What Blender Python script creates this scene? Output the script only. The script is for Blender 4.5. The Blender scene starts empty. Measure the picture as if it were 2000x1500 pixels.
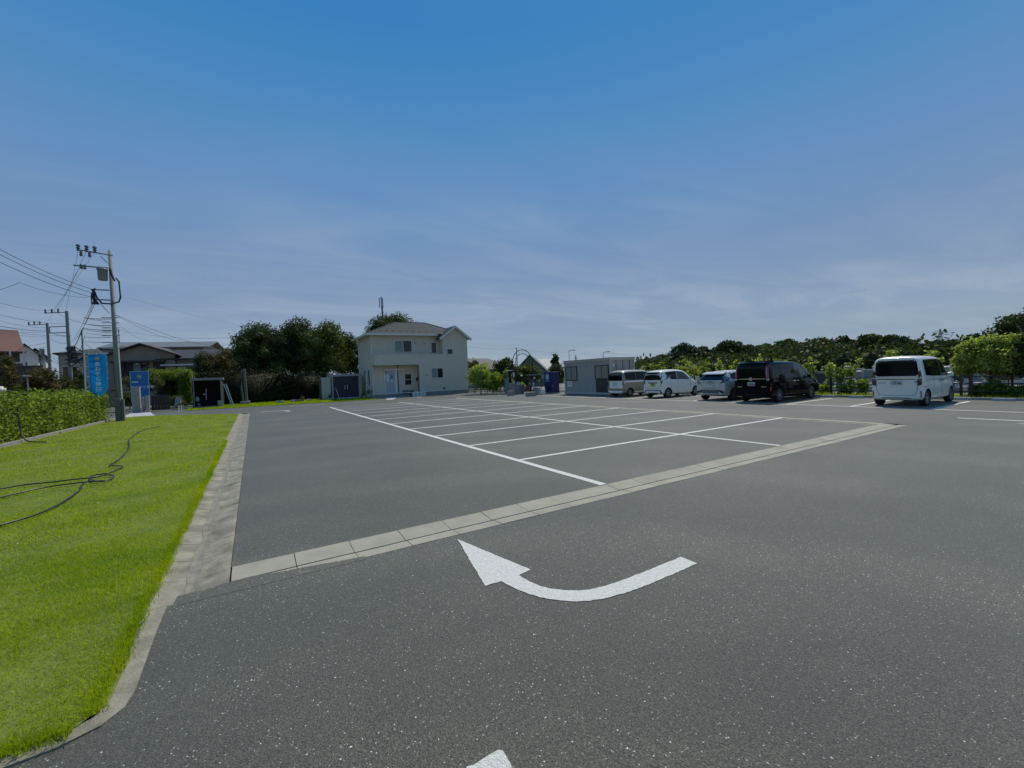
import bpy, bmesh, math, random
import numpy as np
from mathutils import Vector, Matrix
from mathutils.bvhtree import BVHTree
from mathutils.geometry import delaunay_2d_cdt
random.seed(7); RS = np.random.default_rng(11)
SC = bpy.context.scene; COL = SC.collection
PI = math.pi

# ------------------------------------------------------------------ camera
CAM_H = 1.7; FPX = 844.0
CR = Vector((0.85699186, -0.51371539, -0.04076091)).normalized()
CF = Vector((0.51331288, 0.85795441, -0.02059401)).normalized()
CU = CR.cross(CF).normalized(); CR = CF.cross(CU).normalized()
CP = Vector((0, 0, CAM_H))
cd = bpy.data.cameras.new('camera'); cam = bpy.data.objects.new('camera', cd); COL.objects.link(cam)
cam.matrix_world = Matrix(((CR.x, CU.x, -CF.x, 0), (CR.y, CU.y, -CF.y, 0), (CR.z, CU.z, -CF.z, CAM_H), (0, 0, 0, 1)))
cd.sensor_width = 36; cd.lens = FPX / 2000 * 36; cd.clip_start = 0.05; cd.clip_end = 4000
SC.camera = cam

# ------------------------------------------------------------------ world, sun, exposure
SUN_EL = math.radians(57); SUN_AZ = math.radians(57)      # azimuth from +Y towards +X
W = bpy.data.worlds.new('World'); SC.world = W; W.use_nodes = True
nt = W.node_tree; nt.nodes.clear(); N = nt.nodes.new; L = nt.links.new
out = N('ShaderNodeOutputWorld'); bg = N('ShaderNodeBackground'); L(bg.outputs[0], out.inputs[0])
sky = N('ShaderNodeTexSky'); sky.sky_type = 'NISHITA'; sky.sun_disc = False
sky.sun_elevation = SUN_EL; sky.sun_rotation = SUN_AZ; sky.altitude = 20; sky.dust_density = 0.6
tc = N('ShaderNodeTexCoord'); sep = N('ShaderNodeSeparateXYZ'); L(tc.outputs['Generated'], sep.inputs[0])
ramp = N('ShaderNodeValToRGB'); L(sep.outputs[2], ramp.inputs[0])
cr = ramp.color_ramp; cr.interpolation = 'LINEAR'
stops = [(0.0, (.262, .348, .452)), (.06, (.248, .338, .452)), (.14, (.205, .300, .452)), (.25, (.160, .272, .468)), (.38, (.112, .262, .505)),
         (.50, (.068, .240, .512)), (.62, (.034, .210, .50)), (.80, (.032, .200, .48)), (1.0, (.030, .195, .47))]
while len(cr.elements) < len(stops): cr.elements.new(.5)
for e, (p, c) in zip(cr.elements, stops): e.position = p; e.color = (*c, 1)
# thin high cloud streaks laid on a plane far above
zc = N('ShaderNodeMath'); zc.operation = 'MAXIMUM'; zc.inputs[1].default_value = .02; L(sep.outputs[2], zc.inputs[0])
za = N('ShaderNodeMath'); za.operation = 'ADD'; za.inputs[1].default_value = .08; L(zc.outputs[0], za.inputs[0])
dx = N('ShaderNodeMath'); dx.operation = 'DIVIDE'; L(sep.outputs[0], dx.inputs[0]); L(za.outputs[0], dx.inputs[1])
dy = N('ShaderNodeMath'); dy.operation = 'DIVIDE'; L(sep.outputs[1], dy.inputs[0]); L(za.outputs[0], dy.inputs[1])
cmb = N('ShaderNodeCombineXYZ'); L(dx.outputs[0], cmb.inputs[0]); L(dy.outputs[0], cmb.inputs[1])
mp = N('ShaderNodeMapping'); mp.inputs['Rotation'].default_value = (0, 0, math.radians(28)); mp.inputs['Scale'].default_value = (.5, 1.25, 1); L(cmb.outputs[0], mp.inputs[0])
n1 = N('ShaderNodeTexNoise'); n1.inputs['Scale'].default_value = 1.3; n1.inputs['Detail'].default_value = 12; n1.inputs['Roughness'].default_value = .62; n1.inputs['Distortion'].default_value = .8; L(mp.outputs[0], n1.inputs['Vector'])
n2 = N('ShaderNodeTexNoise'); n2.inputs['Scale'].default_value = .28; n2.inputs['Detail'].default_value = 3; L(cmb.outputs[0], n2.inputs['Vector'])
r1 = N('ShaderNodeMapRange'); r1.inputs[1].default_value = .42; r1.inputs[2].default_value = .80; L(n1.outputs[0], r1.inputs[0])
r2 = N('ShaderNodeMapRange'); r2.inputs[1].default_value = .32; r2.inputs[2].default_value = .62; L(n2.outputs[0], r2.inputs[0])
r3 = N('ShaderNodeMapRange'); r3.inputs[1].default_value = .55; r3.inputs[2].default_value = .10; L(sep.outputs[2], r3.inputs[0])
m0 = N('ShaderNodeMath'); m0.operation = 'ADD'; m0.inputs[1].default_value = .22; L(r1.outputs[0], m0.inputs[0])
m1 = N('ShaderNodeMath'); m1.operation = 'MULTIPLY'; L(m0.outputs[0], m1.inputs[0]); L(r2.outputs[0], m1.inputs[1])
m2 = N('ShaderNodeMath'); m2.operation = 'MULTIPLY'; L(m1.outputs[0], m2.inputs[0]); L(r3.outputs[0], m2.inputs[1])
m3 = N('ShaderNodeMath'); m3.operation = 'MULTIPLY'; m3.inputs[1].default_value = .72; L(m2.outputs[0], m3.inputs[0])
cl = N('ShaderNodeMixRGB'); L(m3.outputs[0], cl.inputs[0]); L(ramp.outputs[0], cl.inputs[1]); cl.inputs[2].default_value = (.42, .49, .585, 1)
ms = N('ShaderNodeMixRGB'); ms.blend_type = 'MULTIPLY'; ms.inputs[0].default_value = 1; L(sky.outputs[0], ms.inputs[1]); ms.inputs[2].default_value = (.08, .08, .08, 1)
mx = N('ShaderNodeMixRGB'); mx.inputs[0].default_value = .06; L(cl.outputs[0], mx.inputs[1]); L(ms.outputs[0], mx.inputs[2])
L(mx.outputs[0], bg.inputs[0]); bg.inputs[1].default_value = 1.02
sl = bpy.data.lights.new('sun', 'SUN'); sun = bpy.data.objects.new('sun', sl); COL.objects.link(sun)
sl.energy = 3.3; sl.angle = math.radians(.53); sl.color = (1, .93, .80)
sd = Vector((math.sin(SUN_AZ) * math.cos(SUN_EL), math.cos(SUN_AZ) * math.cos(SUN_EL), math.sin(SUN_EL)))
sun.rotation_euler = sd.to_track_quat('Z', 'Y').to_euler(); sun.location = (0, 0, 60)
SC.view_settings.view_transform = 'Standard'; SC.view_settings.look = 'None'; SC.view_settings.exposure = 0; SC.view_settings.gamma = 1
SC.view_settings.use_curve_mapping = False
SC.render.engine = 'CYCLES'; SC.cycles.max_bounces = 6; SC.cycles.transparent_max_bounces = 6; SC.cycles.use_denoising = True

# ------------------------------------------------------------------ layout helper: a measured direction and a distance give a point in the place
def ray(px, py): return CF + CR * ((px - 1000) / FPX) - CU * ((py - 750) / FPX)
def at(px, py, depth): return CP + ray(px, py) * depth
def gnd(px, py, z=0):
    d = ray(px, py); return CP + d * ((z - CAM_H) / d.z)
def base(px, depth):                                      # ground point at a bearing and depth
    p = at(px, 735, depth); return (p.x, p.y)
def hgt(px, py, x, y):                                    # height over ground of something at (x, y)
    d = ray(px, py); k = (x * CF.x + y * CF.y) / (d.x * CF.x + d.y * CF.y); return CAM_H + d.z * k

# ------------------------------------------------------------------ materials
MATS = {}
def mat(name, col, rough=.6, metal=0, spec=.5, vary=0, vscale=3, bump=0, bscale=40, col2=None, detail=5, coat=0, rnd=0, trans=0, squash=None, world=False):
    if name in MATS: return MATS[name]
    m = bpy.data.materials.new(name); m.use_nodes = True; t = m.node_tree; b = t.nodes['Principled BSDF']
    b.inputs['Base Color'].default_value = (*col, 1); b.inputs['Roughness'].default_value = rough
    b.inputs['Metallic'].default_value = metal; b.inputs['Specular IOR Level'].default_value = spec
    if coat: b.inputs['Coat Weight'].default_value = coat; b.inputs['Coat Roughness'].default_value = .04
    c = None; T = t.nodes.new
    if vary or bump:
        tcn = T('ShaderNodeTexCoord'); vec = tcn.outputs['Object']
        if world: gw = T('ShaderNodeNewGeometry'); vec = gw.outputs['Position']
        if squash:
            mpn = T('ShaderNodeMapping'); mpn.inputs['Scale'].default_value = squash; t.links.new(vec, mpn.inputs[0]); vec = mpn.outputs[0]
    if vary:
        n = T('ShaderNodeTexNoise'); n.inputs['Scale'].default_value = vscale; n.inputs['Detail'].default_value = detail; n.inputs['Roughness'].default_value = .65
        t.links.new(vec, n.inputs['Vector'])
        mr = T('ShaderNodeMapRange'); mr.inputs[1].default_value = .3; mr.inputs[2].default_value = .7; t.links.new(n.outputs[0], mr.inputs[0])
        mixn = T('ShaderNodeMixRGB'); t.links.new(mr.outputs[0], mixn.inputs[0])
        c2 = col2 or tuple(x * (1 - vary) for x in col)
        mixn.inputs[1].default_value = (*col, 1); mixn.inputs[2].default_value = (*c2, 1)
        c = mixn.outputs[0]
    if rnd:
        g = T('ShaderNodeNewGeometry'); hs = T('ShaderNodeHueSaturation')
        mr2 = T('ShaderNodeMapRange'); mr2.inputs[3].default_value = 1 - rnd; mr2.inputs[4].default_value = 1 + rnd
        t.links.new(g.outputs['Random Per Island'], mr2.inputs[0]); t.links.new(mr2.outputs[0], hs.inputs['Value'])
        if c: t.links.new(c, hs.inputs['Color'])
        else: hs.inputs['Color'].default_value = (*col, 1)
        c = hs.outputs[0]
    if c: t.links.new(c, b.inputs['Base Color'])
    if bump:
        n = T('ShaderNodeTexNoise'); n.inputs['Scale'].default_value = bscale; n.inputs['Detail'].default_value = 4
        t.links.new(vec, n.inputs['Vector'])
        bp = T('ShaderNodeBump'); bp.inputs['Strength'].default_value = bump; bp.inputs['Distance'].default_value = .02
        t.links.new(n.outputs[0], bp.inputs['Height']); t.links.new(bp.outputs[0], b.inputs['Normal'])
    if trans:
        tl = T('ShaderNodeBsdfTranslucent'); mxs = T('ShaderNodeMixShader'); mxs.inputs[0].default_value = trans
        o = t.nodes['Material Output']
        if c:
            br = T('ShaderNodeHueSaturation'); br.inputs['Value'].default_value = 1.5; br.inputs['Saturation'].default_value = 1.1; t.links.new(c, br.inputs['Color']); t.links.new(br.outputs[0], tl.inputs[0])
        else: tl.inputs[0].default_value = (*[min(1, x * 1.6) for x in col], 1)
        t.links.new(b.outputs[0], mxs.inputs[1]); t.links.new(tl.outputs[0], mxs.inputs[2]); t.links.new(mxs.outputs[0], o.inputs[0])
    MATS[name] = m; return m

def asphalt():
    m = bpy.data.materials.new('asphalt'); m.use_nodes = True; t = m.node_tree; b = t.nodes['Principled BSDF']; T = t.nodes.new; K = t.links.new
    g = T('ShaderNodeNewGeometry'); P = g.outputs['Position']
    v = T('ShaderNodeTexVoronoi'); v.inputs['Scale'].default_value = 165; K(P, v.inputs['Vector'])
    s = T('ShaderNodeSeparateColor'); K(v.outputs['Color'], s.inputs[0])
    r = T('ShaderNodeValToRGB'); K(s.outputs[0], r.inputs[0]); r.color_ramp.interpolation = 'LINEAR'
    for e, (p, c) in zip([r.color_ramp.elements[0], r.color_ramp.elements[1]] + [r.color_ramp.elements.new(.5) for _ in range(3)],
                         [(0, .028), (1, .30), (.50, .080), (.90, .120), (.990, .17)]): e.position = p; e.color = (c * .99, c * .94, c * .61, 1)
    # broad wear: dusty pale areas and darker ones
    n = T('ShaderNodeTexNoise'); n.inputs['Scale'].default_value = .32; n.inputs['Detail'].default_value = 6; n.inputs['Roughness'].default_value = .55; K(P, n.inputs['Vector'])
    mr = T('ShaderNodeMapRange'); mr.inputs[1].default_value = .34; mr.inputs[2].default_value = .68; mr.inputs[3].default_value = .56; mr.inputs[4].default_value = 1.04; K(n.outputs[0], mr.inputs[0])
    n3 = T('ShaderNodeTexNoise'); n3.inputs['Scale'].default_value = 3.2; n3.inputs['Detail'].default_value = 8; n3.inputs['Roughness'].default_value = .7; K(P, n3.inputs['Vector'])
    mr3 = T('ShaderNodeMapRange'); mr3.inputs[1].default_value = .3; mr3.inputs[2].default_value = .7; mr3.inputs[3].default_value = .90; mr3.inputs[4].default_value = 1.10; K(n3.outputs[0], mr3.inputs[0])
    mu = T('ShaderNodeMath'); mu.operation = 'MULTIPLY'; K(mr.outputs[0], mu.inputs[0]); K(mr3.outputs[0], mu.inputs[1])
    # rolling direction streaks
    mpn = T('ShaderNodeMapping'); mpn.inputs['Scale'].default_value = (.12, 1.6, 1); K(P, mpn.inputs[0])
    n4 = T('ShaderNodeTexNoise'); n4.inputs['Scale'].default_value = 1.0; n4.inputs['Detail'].default_value = 3; K(mpn.outputs[0], n4.inputs['Vector'])
    mr4 = T('ShaderNodeMapRange'); mr4.inputs[1].default_value = .3; mr4.inputs[2].default_value = .7; mr4.inputs[3].default_value = .92; mr4.inputs[4].default_value = 1.08; K(n4.outputs[0], mr4.inputs[0])
    mu2 = T('ShaderNodeMath'); mu2.operation = 'MULTIPLY'; K(mu.outputs[0], mu2.inputs[0]); K(mr4.outputs[0], mu2.inputs[1])
    vd = T('ShaderNodeTexVoronoi'); vd.inputs['Scale'].default_value = 110; K(P, vd.inputs['Vector'])
    mrd = T('ShaderNodeMapRange'); mrd.inputs[1].default_value = .25; mrd.inputs[2].default_value = .75; mrd.inputs[3].default_value = 1.18; mrd.inputs[4].default_value = .50; K(vd.outputs['Distance'], mrd.inputs[0])
    # pale dusty tracks swept in wide arcs
    wv = T('ShaderNodeTexWave'); wv.wave_type = 'RINGS'; wv.rings_direction = 'Z'; wv.inputs['Scale'].default_value = .11; wv.inputs['Distortion'].default_value = 3.5; wv.inputs['Detail'].default_value = 4; wv.inputs['Detail Scale'].default_value = .6; K(P, wv.inputs['Vector'])
    mrw = T('ShaderNodeMapRange'); mrw.inputs[1].default_value = .62; mrw.inputs[2].default_value = 1.0; mrw.inputs[3].default_value = .97; mrw.inputs[4].default_value = 1.30; K(wv.outputs[1], mrw.inputs[0])
    mu4 = T('ShaderNodeMath'); mu4.operation = 'MULTIPLY'; K(mu2.outputs[0], mu4.inputs[0]); K(mrd.outputs[0], mu4.inputs[1])
    mu5 = T('ShaderNodeMath'); mu5.operation = 'MULTIPLY'; K(mu4.outputs[0], mu5.inputs[0]); K(mrw.outputs[0], mu5.inputs[1])
    mc = T('ShaderNodeVectorMath'); mc.operation = 'SCALE'; K(r.outputs[0], mc.inputs[0]); K(mu5.outputs[0], mc.inputs['Scale'])
    K(mc.outputs[0], b.inputs['Base Color']); b.inputs['Roughness'].default_value = .64; b.inputs['Specular IOR Level'].default_value = .52; b.inputs['Sheen Weight'].default_value = .22; b.inputs['Sheen Roughness'].default_value = .6; b.inputs['Sheen Tint'].default_value = (1, .93, .78, 1)
    v2 = T('ShaderNodeTexVoronoi'); v2.inputs['Scale'].default_value = 120; K(P, v2.inputs['Vector'])
    nb = T('ShaderNodeTexNoise'); nb.inputs['Scale'].default_value = 60; nb.inputs['Detail'].default_value = 5; K(P, nb.inputs['Vector'])
    ad = T('ShaderNodeMath'); ad.operation = 'SUBTRACT'; K(nb.outputs[0], ad.inputs[0]); K(v2.outputs['Distance'], ad.inputs[1])
    bp = T('ShaderNodeBump'); bp.inputs['Strength'].default_value = .8; bp.inputs['Distance'].default_value = .006; K(ad.outputs[0], bp.inputs['Height']); K(bp.outputs[0], b.inputs['Normal'])
    return m
ASPH = asphalt()
PAINTL = mat('road paint', (.84, .82, .74), .6, vary=.3, vscale=38, bump=.8, bscale=110, col2=(.60, .585, .53), detail=9, world=True)
CONC = mat('drain concrete', (.40, .372, .28), .85, vary=.30, vscale=2.2, bump=.25, bscale=70, detail=10, world=True)
CONCD = mat('stained drain concrete', (.38, .345, .255), .88, vary=.5, vscale=3.0, bump=.45, bscale=60, detail=13, col2=(.13, .115, .083), world=True)
CONCG = mat('grey concrete', (.34, .33, .29), .85, vary=.3, vscale=4, bump=.2, bscale=50)
CONCL = mat('pale concrete', (.46, .46, .44), .85, vary=.15, vscale=2, bump=.1, bscale=60)
SOIL = mat('soil', (.10, .085, .055), .95, vary=.4, vscale=1.5, bump=.5, bscale=20)
TURF = mat('turf soil', (.17, .21, .03), .95, vary=.35, vscale=2.5, bump=.6, bscale=30)
FIELD = mat('field', (.09, .11, .045), .95, vary=.45, vscale=.05, bump=.3, bscale=1)
GRASS = mat('grass blades', (.18, .29, .008), .7, spec=.15, vary=1, col2=(.43, .47, .03), vscale=.8, rnd=.28, trans=.5, detail=7)
WHITE = mat('white paint', (.80, .76, .68), .45)
BLACK = mat('black', (.008, .008, .009), .5)
GLASS = mat('dark glass', (.010, .012, .014), .04, spec=.6)
RUBBER = mat('rubber', (.014, .014, .014), .75)
CHROME = mat('chrome', (.75, .75, .76), .12, metal=1)
ALU = mat('aluminium', (.55, .56, .56), .38, metal=.7)
STEEL = mat('galvanised steel', (.30, .31, .32), .5, metal=.5, vary=.2, vscale=10)
POLEC = mat('pole concrete', (.27, .27, .255), .8, vary=.25, vscale=2, bump=.1, squash=(3, 3, .5))
BARK = mat('bark', (.07, .055, .04), .9, vary=.5, vscale=9, bump=.6, bscale=25, squash=(1, 1, .25))

# ------------------------------------------------------------------ mesh helpers
class MB:
    def __init__(s): s.v = []; s.f = []
    def add(s, vs, fs):
        o = len(s.v); s.v += [tuple(v) for v in vs]; s.f += [tuple(i + o for i in f) for f in fs]; return s
    def box(s, x0, x1, y0, y1, z0, z1):
        return s.add([(x0, y0, z0), (x1, y0, z0), (x1, y1, z0), (x0, y1, z0), (x0, y0, z1), (x1, y0, z1), (x1, y1, z1), (x0, y1, z1)],
                     [(0, 3, 2, 1), (4, 5, 6, 7), (0, 1, 5, 4), (1, 2, 6, 5), (2, 3, 7, 6), (3, 0, 4, 7)])
    def prism(s, poly, z0, z1):                          # poly counter-clockwise in xy
        n = len(poly)
        return s.add([(x, y, z0) for x, y in poly] + [(x, y, z1) for x, y in poly],
                     [tuple(range(n - 1, -1, -1)), tuple(range(n, 2 * n))] + [(i, (i + 1) % n, n + (i + 1) % n, n + i) for i in range(n)])
    def xprism(s, poly, x0, x1):                         # poly in (y, z), extruded along x
        n = len(poly)
        return s.add([(x0, y, z) for y, z in poly] + [(x1, y, z) for y, z in poly],
                     [tuple(range(n - 1, -1, -1)), tuple(range(n, 2 * n))] + [(i, (i + 1) % n, n + (i + 1) % n, n + i) for i in range(n)])
    def yprism(s, poly, y0, y1):                         # poly in (x, z), extruded along y
        n = len(poly)
        return s.add([(x, y0, z) for x, z in poly] + [(x, y1, z) for x, z in poly],
                     [tuple(range(n)), tuple(range(2 * n - 1, n - 1, -1))] + [(i, n + i, n + (i + 1) % n, (i + 1) % n) for i in range(n)])
    def tube(s, pts, r, n=6, r2=None, cap=True):
        pts = [Vector(p) for p in pts]; m = len(pts); rings = []
        for i, p in enumerate(pts):
            d = (pts[min(i + 1, m - 1)] - pts[max(i - 1, 0)]).normalized()
            a = d.cross(Vector((0, 0, 1)));  a = Vector((1, 0, 0)) if a.length < 1e-3 else a.normalized()
            b = d.cross(a); rr = r if r2 is None else r + (r2 - r) * i / (m - 1)
            rings.append([p + a * math.cos(2 * PI * k / n) * rr + b * math.sin(2 * PI * k / n) * rr for k in range(n)])
        vs = [v for q in rings for v in q]; fs = []
        for i in range(m - 1):
            for k in range(n): fs.append((i * n + k, i * n + (k + 1) % n, (i + 1) * n + (k + 1) % n, (i + 1) * n + k))
        if cap: fs += [tuple(range(n)), tuple((m - 1) * n + k for k in range(n - 1, -1, -1))]
        return s.add(vs, fs)
    def lathe(s, prof, n=16, o=(0, 0, 0), axis='z'):      # prof: (r, h)
        vs = []; fs = []
        for r, h in prof:
            for k in range(n):
                a = 2 * PI * k / n; c, q = r * math.cos(a), r * math.sin(a)
                p = {'z': (c, q, h), 'y': (c, h, q), 'x': (h, c, q)}[axis]; vs.append((p[0] + o[0], p[1] + o[1], p[2] + o[2]))
        m = len(prof)
        for i in range(m - 1):
            for k in range(n): fs.append((i * n + k, i * n + (k + 1) % n, (i + 1) * n + (k + 1) % n, (i + 1) * n + k))
        fs += [tuple(range(n)), tuple((m - 1) * n + k for k in range(n - 1, -1, -1))]
        return s.add(vs, fs)
    def mesh(s, name):
        me = bpy.data.meshes.new(name); me.from_pydata(s.v, [], s.f); me.update()
        bm = bmesh.new(); bm.from_mesh(me); bmesh.ops.recalc_face_normals(bm, faces=bm.faces); bm.to_mesh(me); bm.free()
        return me
WLOC = {}
def link(o, parent=None, local=False):
    COL.objects.link(o)
    if parent is not None:
        o.parent = parent
        if not local: o.matrix_parent_inverse = Matrix.Translation(-WLOC.get(parent.name, Vector()))
        WLOC[o.name] = Vector() if not local else WLOC.get(parent.name, Vector())
    else: WLOC[o.name] = o.location.copy()
    return o
def obj(mb, name, m, parent=None, bevel=0, smooth=False, label=None, kind=None, cat=None, group=None, local=False, nocalc=False):
    me = mb if isinstance(mb, bpy.types.Mesh) else mb.mesh(name)
    if m is not None and not me.materials:
        for q in (m if isinstance(m, (list, tuple)) else [m]): me.materials.append(q)
    o = bpy.data.objects.new(name, me); link(o, parent, local)
    if smooth:
        for p in me.polygons: p.use_smooth = True
    if bevel:
        b = o.modifiers.new('bevel', 'BEVEL'); b.width = bevel; b.segments = 2; b.limit_method = 'ANGLE'
    if label: o['label'] = label
    if kind: o['kind'] = kind
    if cat: o['category'] = cat
    if group: o['group'] = group
    return o
def thing(name, label, cat, loc=(0, 0, 0), group=None, rz=0):
    o = bpy.data.objects.new(name, None); o.location = loc; o.rotation_euler = (0, 0, rz); o.empty_display_size = .3
    link(o); o['label'] = label; o['category'] = cat
    if group: o['group'] = group
    return o
def copy_tree(o, parent=None):
    c = o.copy(); COL.objects.link(c)
    if parent is not None: c.parent = parent; c.matrix_parent_inverse = o.matrix_parent_inverse.copy()
    for ch in list(o.children): copy_tree(ch, c)
    return c
def fastmesh(name, V, F, m, smooth=False):                # V (n,3), F (k,3|4)
    me = bpy.data.meshes.new(name); V = np.asarray(V, np.float32); F = np.asarray(F, np.int32); k = F.shape[1]
    me.vertices.add(len(V)); me.vertices.foreach_set('co', V.ravel()); me.loops.add(F.size); me.loops.foreach_set('vertex_index', F.ravel())
    me.polygons.add(len(F)); me.polygons.foreach_set('loop_start', np.arange(0, F.size, k, dtype=np.int32)); me.polygons.foreach_set('loop_total', np.full(len(F), k, np.int32))
    if smooth: me.polygons.foreach_set('use_smooth', np.ones(len(F), bool))
    me.update(calc_edges=True); me.materials.append(m); return me
def text_mesh(body, size, name='lettering', extrude=.002, bold=0.0):
    c = bpy.data.curves.new(name, 'FONT'); c.body = body; c.size = size; c.extrude = extrude; c.align_x = 'CENTER'; c.align_y = 'CENTER'; c.offset = bold; c.resolution_u = 3
    o = bpy.data.objects.new(name, c); COL.objects.link(o); bpy.context.view_layer.update()
    me = bpy.data.meshes.new_from_object(o.evaluated_get(bpy.context.evaluated_depsgraph_get())); bpy.data.objects.remove(o); me.materials.clear(); return me
def place_text(body, size, mtx, m, parent, name='lettering', bold=0.0, extrude=.002):
    me = text_mesh(body, size, name, extrude, bold); me.transform(mtx); me.materials.append(m)
    return obj(me, name, m, parent)
# basis for text or flat art facing -Y (readable from the south) and facing -X
def face_my(x, y, z): return Matrix(((1, 0, 0, x), (0, 0, -1, y), (0, 1, 0, z), (0, 0, 0, 1)))
def face_mx(x, y, z): return Matrix(((0, 0, -1, x), (-1, 0, 0, y), (0, 1, 0, z), (0, 0, 0, 1)))

# ================================================================== SETTING
def sheet(polys, z, name, m, kind='structure', parent=None):
    mb = MB()
    for p in polys: mb.add([(x, y, z) for x, y in p], [tuple(range(len(p)))])
    return obj(mb, name, m, parent, kind=kind)
S = 1500
sheet([[(-S, -S), (S, -S), (S, S), (-S, S)]], -.09, 'ground', FIELD)
sheet([[(-30, -25), (24, -25), (24, 2.8), (-30, 2.8)], [(-30, 2.8), (-.8, 2.8), (-.8, 2.96), (-30, 2.96)], [(-.80, 2.8), (24, 2.8), (24, 4.305), (-.80, 4.305)],
       [(14.47, 4.305), (24, 4.305), (24, 33.2), (14.47, 33.2)], [(-.255, 4.855), (13.93, 4.855), (13.93, 33.2), (-.255, 33.2)],
       [(-8.4, 31.6), (-.255, 31.6), (-.255, 33.2), (-8.4, 33.2)], [(-8.4, 33.2), (24, 33.2), (24, 48), (-8.4, 48)]], 0, 'car_park_asphalt', ASPH)
# drain slabs: left gutter, front gutter, right gutter, one mesh per slab kind, every slab an object
gl = thing('drain_gutter', 'x', 'x', (-.55, 4.3, 0)); 
for k in ('label', 'category'): del gl[k]
gl.name = 'drain_gutter'; gl['kind'] = 'structure'
def slab_mesh(kind):
    mb = MB(); l = .524; n = 5
    if kind == 'left': prof = [(.57, .002), (.54, .0), (.38, -.028), (.29, -.036), (.20, -.026), (.03, .016), (0, .018)]
    else: prof = [(.54, .003), (.53, .004), (.30, -.014), (.245, -.018), (.240, -.05), (.205, -.05), (.198, -.010), (.01, .003), (0, .003)]
    poly = [(prof[0][0], -.08)] + prof + [(prof[-1][0], -.08)]
    mb.xprism(poly, .0035, l - .0035) if kind != 'left' else None
    if kind == 'left':                                    # profile across x, extruded along y
        m = len(poly); vs = [(x, .0035, z) for x, z in poly] + [(x, l - .0035, z) for x, z in poly]
        mb.add(vs, [tuple(range(m)), tuple(range(2 * m - 1, m - 1, -1))] + [(i, m + i, m + (i + 1) % m, (i + 1) % m) for i in range(m)])
    return mb.mesh('drain_slab')
sm_l = slab_mesh('left'); sm_f = slab_mesh('front')
for m_ in (CONCD,): sm_l.materials.append(m_)
sm_f.materials.append(CONC)
def add_slab(me, loc, rz=0, par=gl):
    o = bpy.data.objects.new('drain_slab', me); o.location = loc; o.rotation_euler = (random.uniform(-.001, .001), random.uniform(-.001, .001), rz); link(o, par); return o
for i in range(52): add_slab(sm_l, (-.83, 4.32 + i * .524, random.uniform(-.002, .002)))
gf = gl.copy(); gf.name = 'drain_gutter'; COL.objects.link(gf); gf.location = (-.26, 4.31, 0); WLOC[gf.name] = gf.location.copy()
for i in range(28): add_slab(sm_f, (-.25 + i * .524, 4.31, random.uniform(-.0015, .0015)), 0, gf)
gr = gl.copy(); gr.name = 'drain_gutter'; COL.objects.link(gr); gr.location = (14.2, 4.9, 0); WLOC[gr.name] = gr.location.copy()
for i in range(54): add_slab(sm_f, (14.465, 4.86 + i * .524, random.uniform(-.0015, .0015)), PI / 2, gr)
# concrete edging round the near corner of the lawn
mb = MB()
edge = [(-.655, 4.31), (-.66, 3.9), (-.655, 3.5), (-.65, 3.2), (-.67, 3.06), (-.74, 2.96), (-.88, 2.90), (-1.15, 2.875), (-1.6, 2.86), (-3, 2.84)]
vs = []; E2 = [Vector(e) for e in edge]
for i, p in enumerate(E2):
    d = (E2[min(i + 1, len(E2) - 1)] - E2[max(i - 1, 0)]).normalized(); nn = Vector((d.y, -d.x)); nn = -nn if nn.dot(Vector((-2.5, 5.5)) - p) < 0 else nn
    q = p + nn * (.15 - .055 * min(1, i / 5)); vs += [(p.x, p.y, -.05), (p.x, p.y, .010), (q.x, q.y, .016), (q.x, q.y, -.05)]
mb.add(vs, [(4 * i + a, 4 * i + (a + 1) % 4, 4 * i + 4 + (a + 1) % 4, 4 * i + 4 + a) for i in range(len(E2) - 1) for a in range(4)] + [(0, 1, 2, 3)])
obj(mb, 'concrete_edging', CONCD, kind='structure')
# grey silt lying along the bottom of the left gutter
SILT = mat('silt', (.30, .275, .215), .95, vary=.45, vscale=9, world=True)
vs = []
for i in range(150):
    y = 4.4 + i * .18; w = .022 + .02 * abs(math.sin(i * .7)) + random.uniform(0, .02); xo = -.55 + .012 * math.sin(i * .9); vs += [(xo - w, y, -.026), (xo, y, -.031), (xo + w, y, -.026)]
mb = MB().add(vs, [f for i in range(149) for f in ((3 * i, 3 * i + 1, 3 * i + 4, 3 * i + 3), (3 * i + 1, 3 * i + 2, 3 * i + 5, 3 * i + 4))]); obj(mb, 'gutter_silt', SILT, kind='stuff')
# tar smeared over the corner slabs
mb = MB(); up = [(-.62, 4.50), (-.45, 4.50), (-.3, 4.47), (-.1, 4.50), (.05, 4.46), (.2, 4.43), (.35, 4.40), (.6, 4.36), (.85, 4.33)]
vs = [(x, y + random.uniform(-.012, .012), -.019 if x < -.4 else (.006 if x < -.2 else .008)) for x, y in up] + [(x, 4.26, .0022) for x, y in up]; n = len(up)
mb.add(vs, [(n + i, n + i + 1, i + 1, i) for i in range(n - 1)]); obj(mb, 'tar_smear', ASPH, kind='structure')
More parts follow.
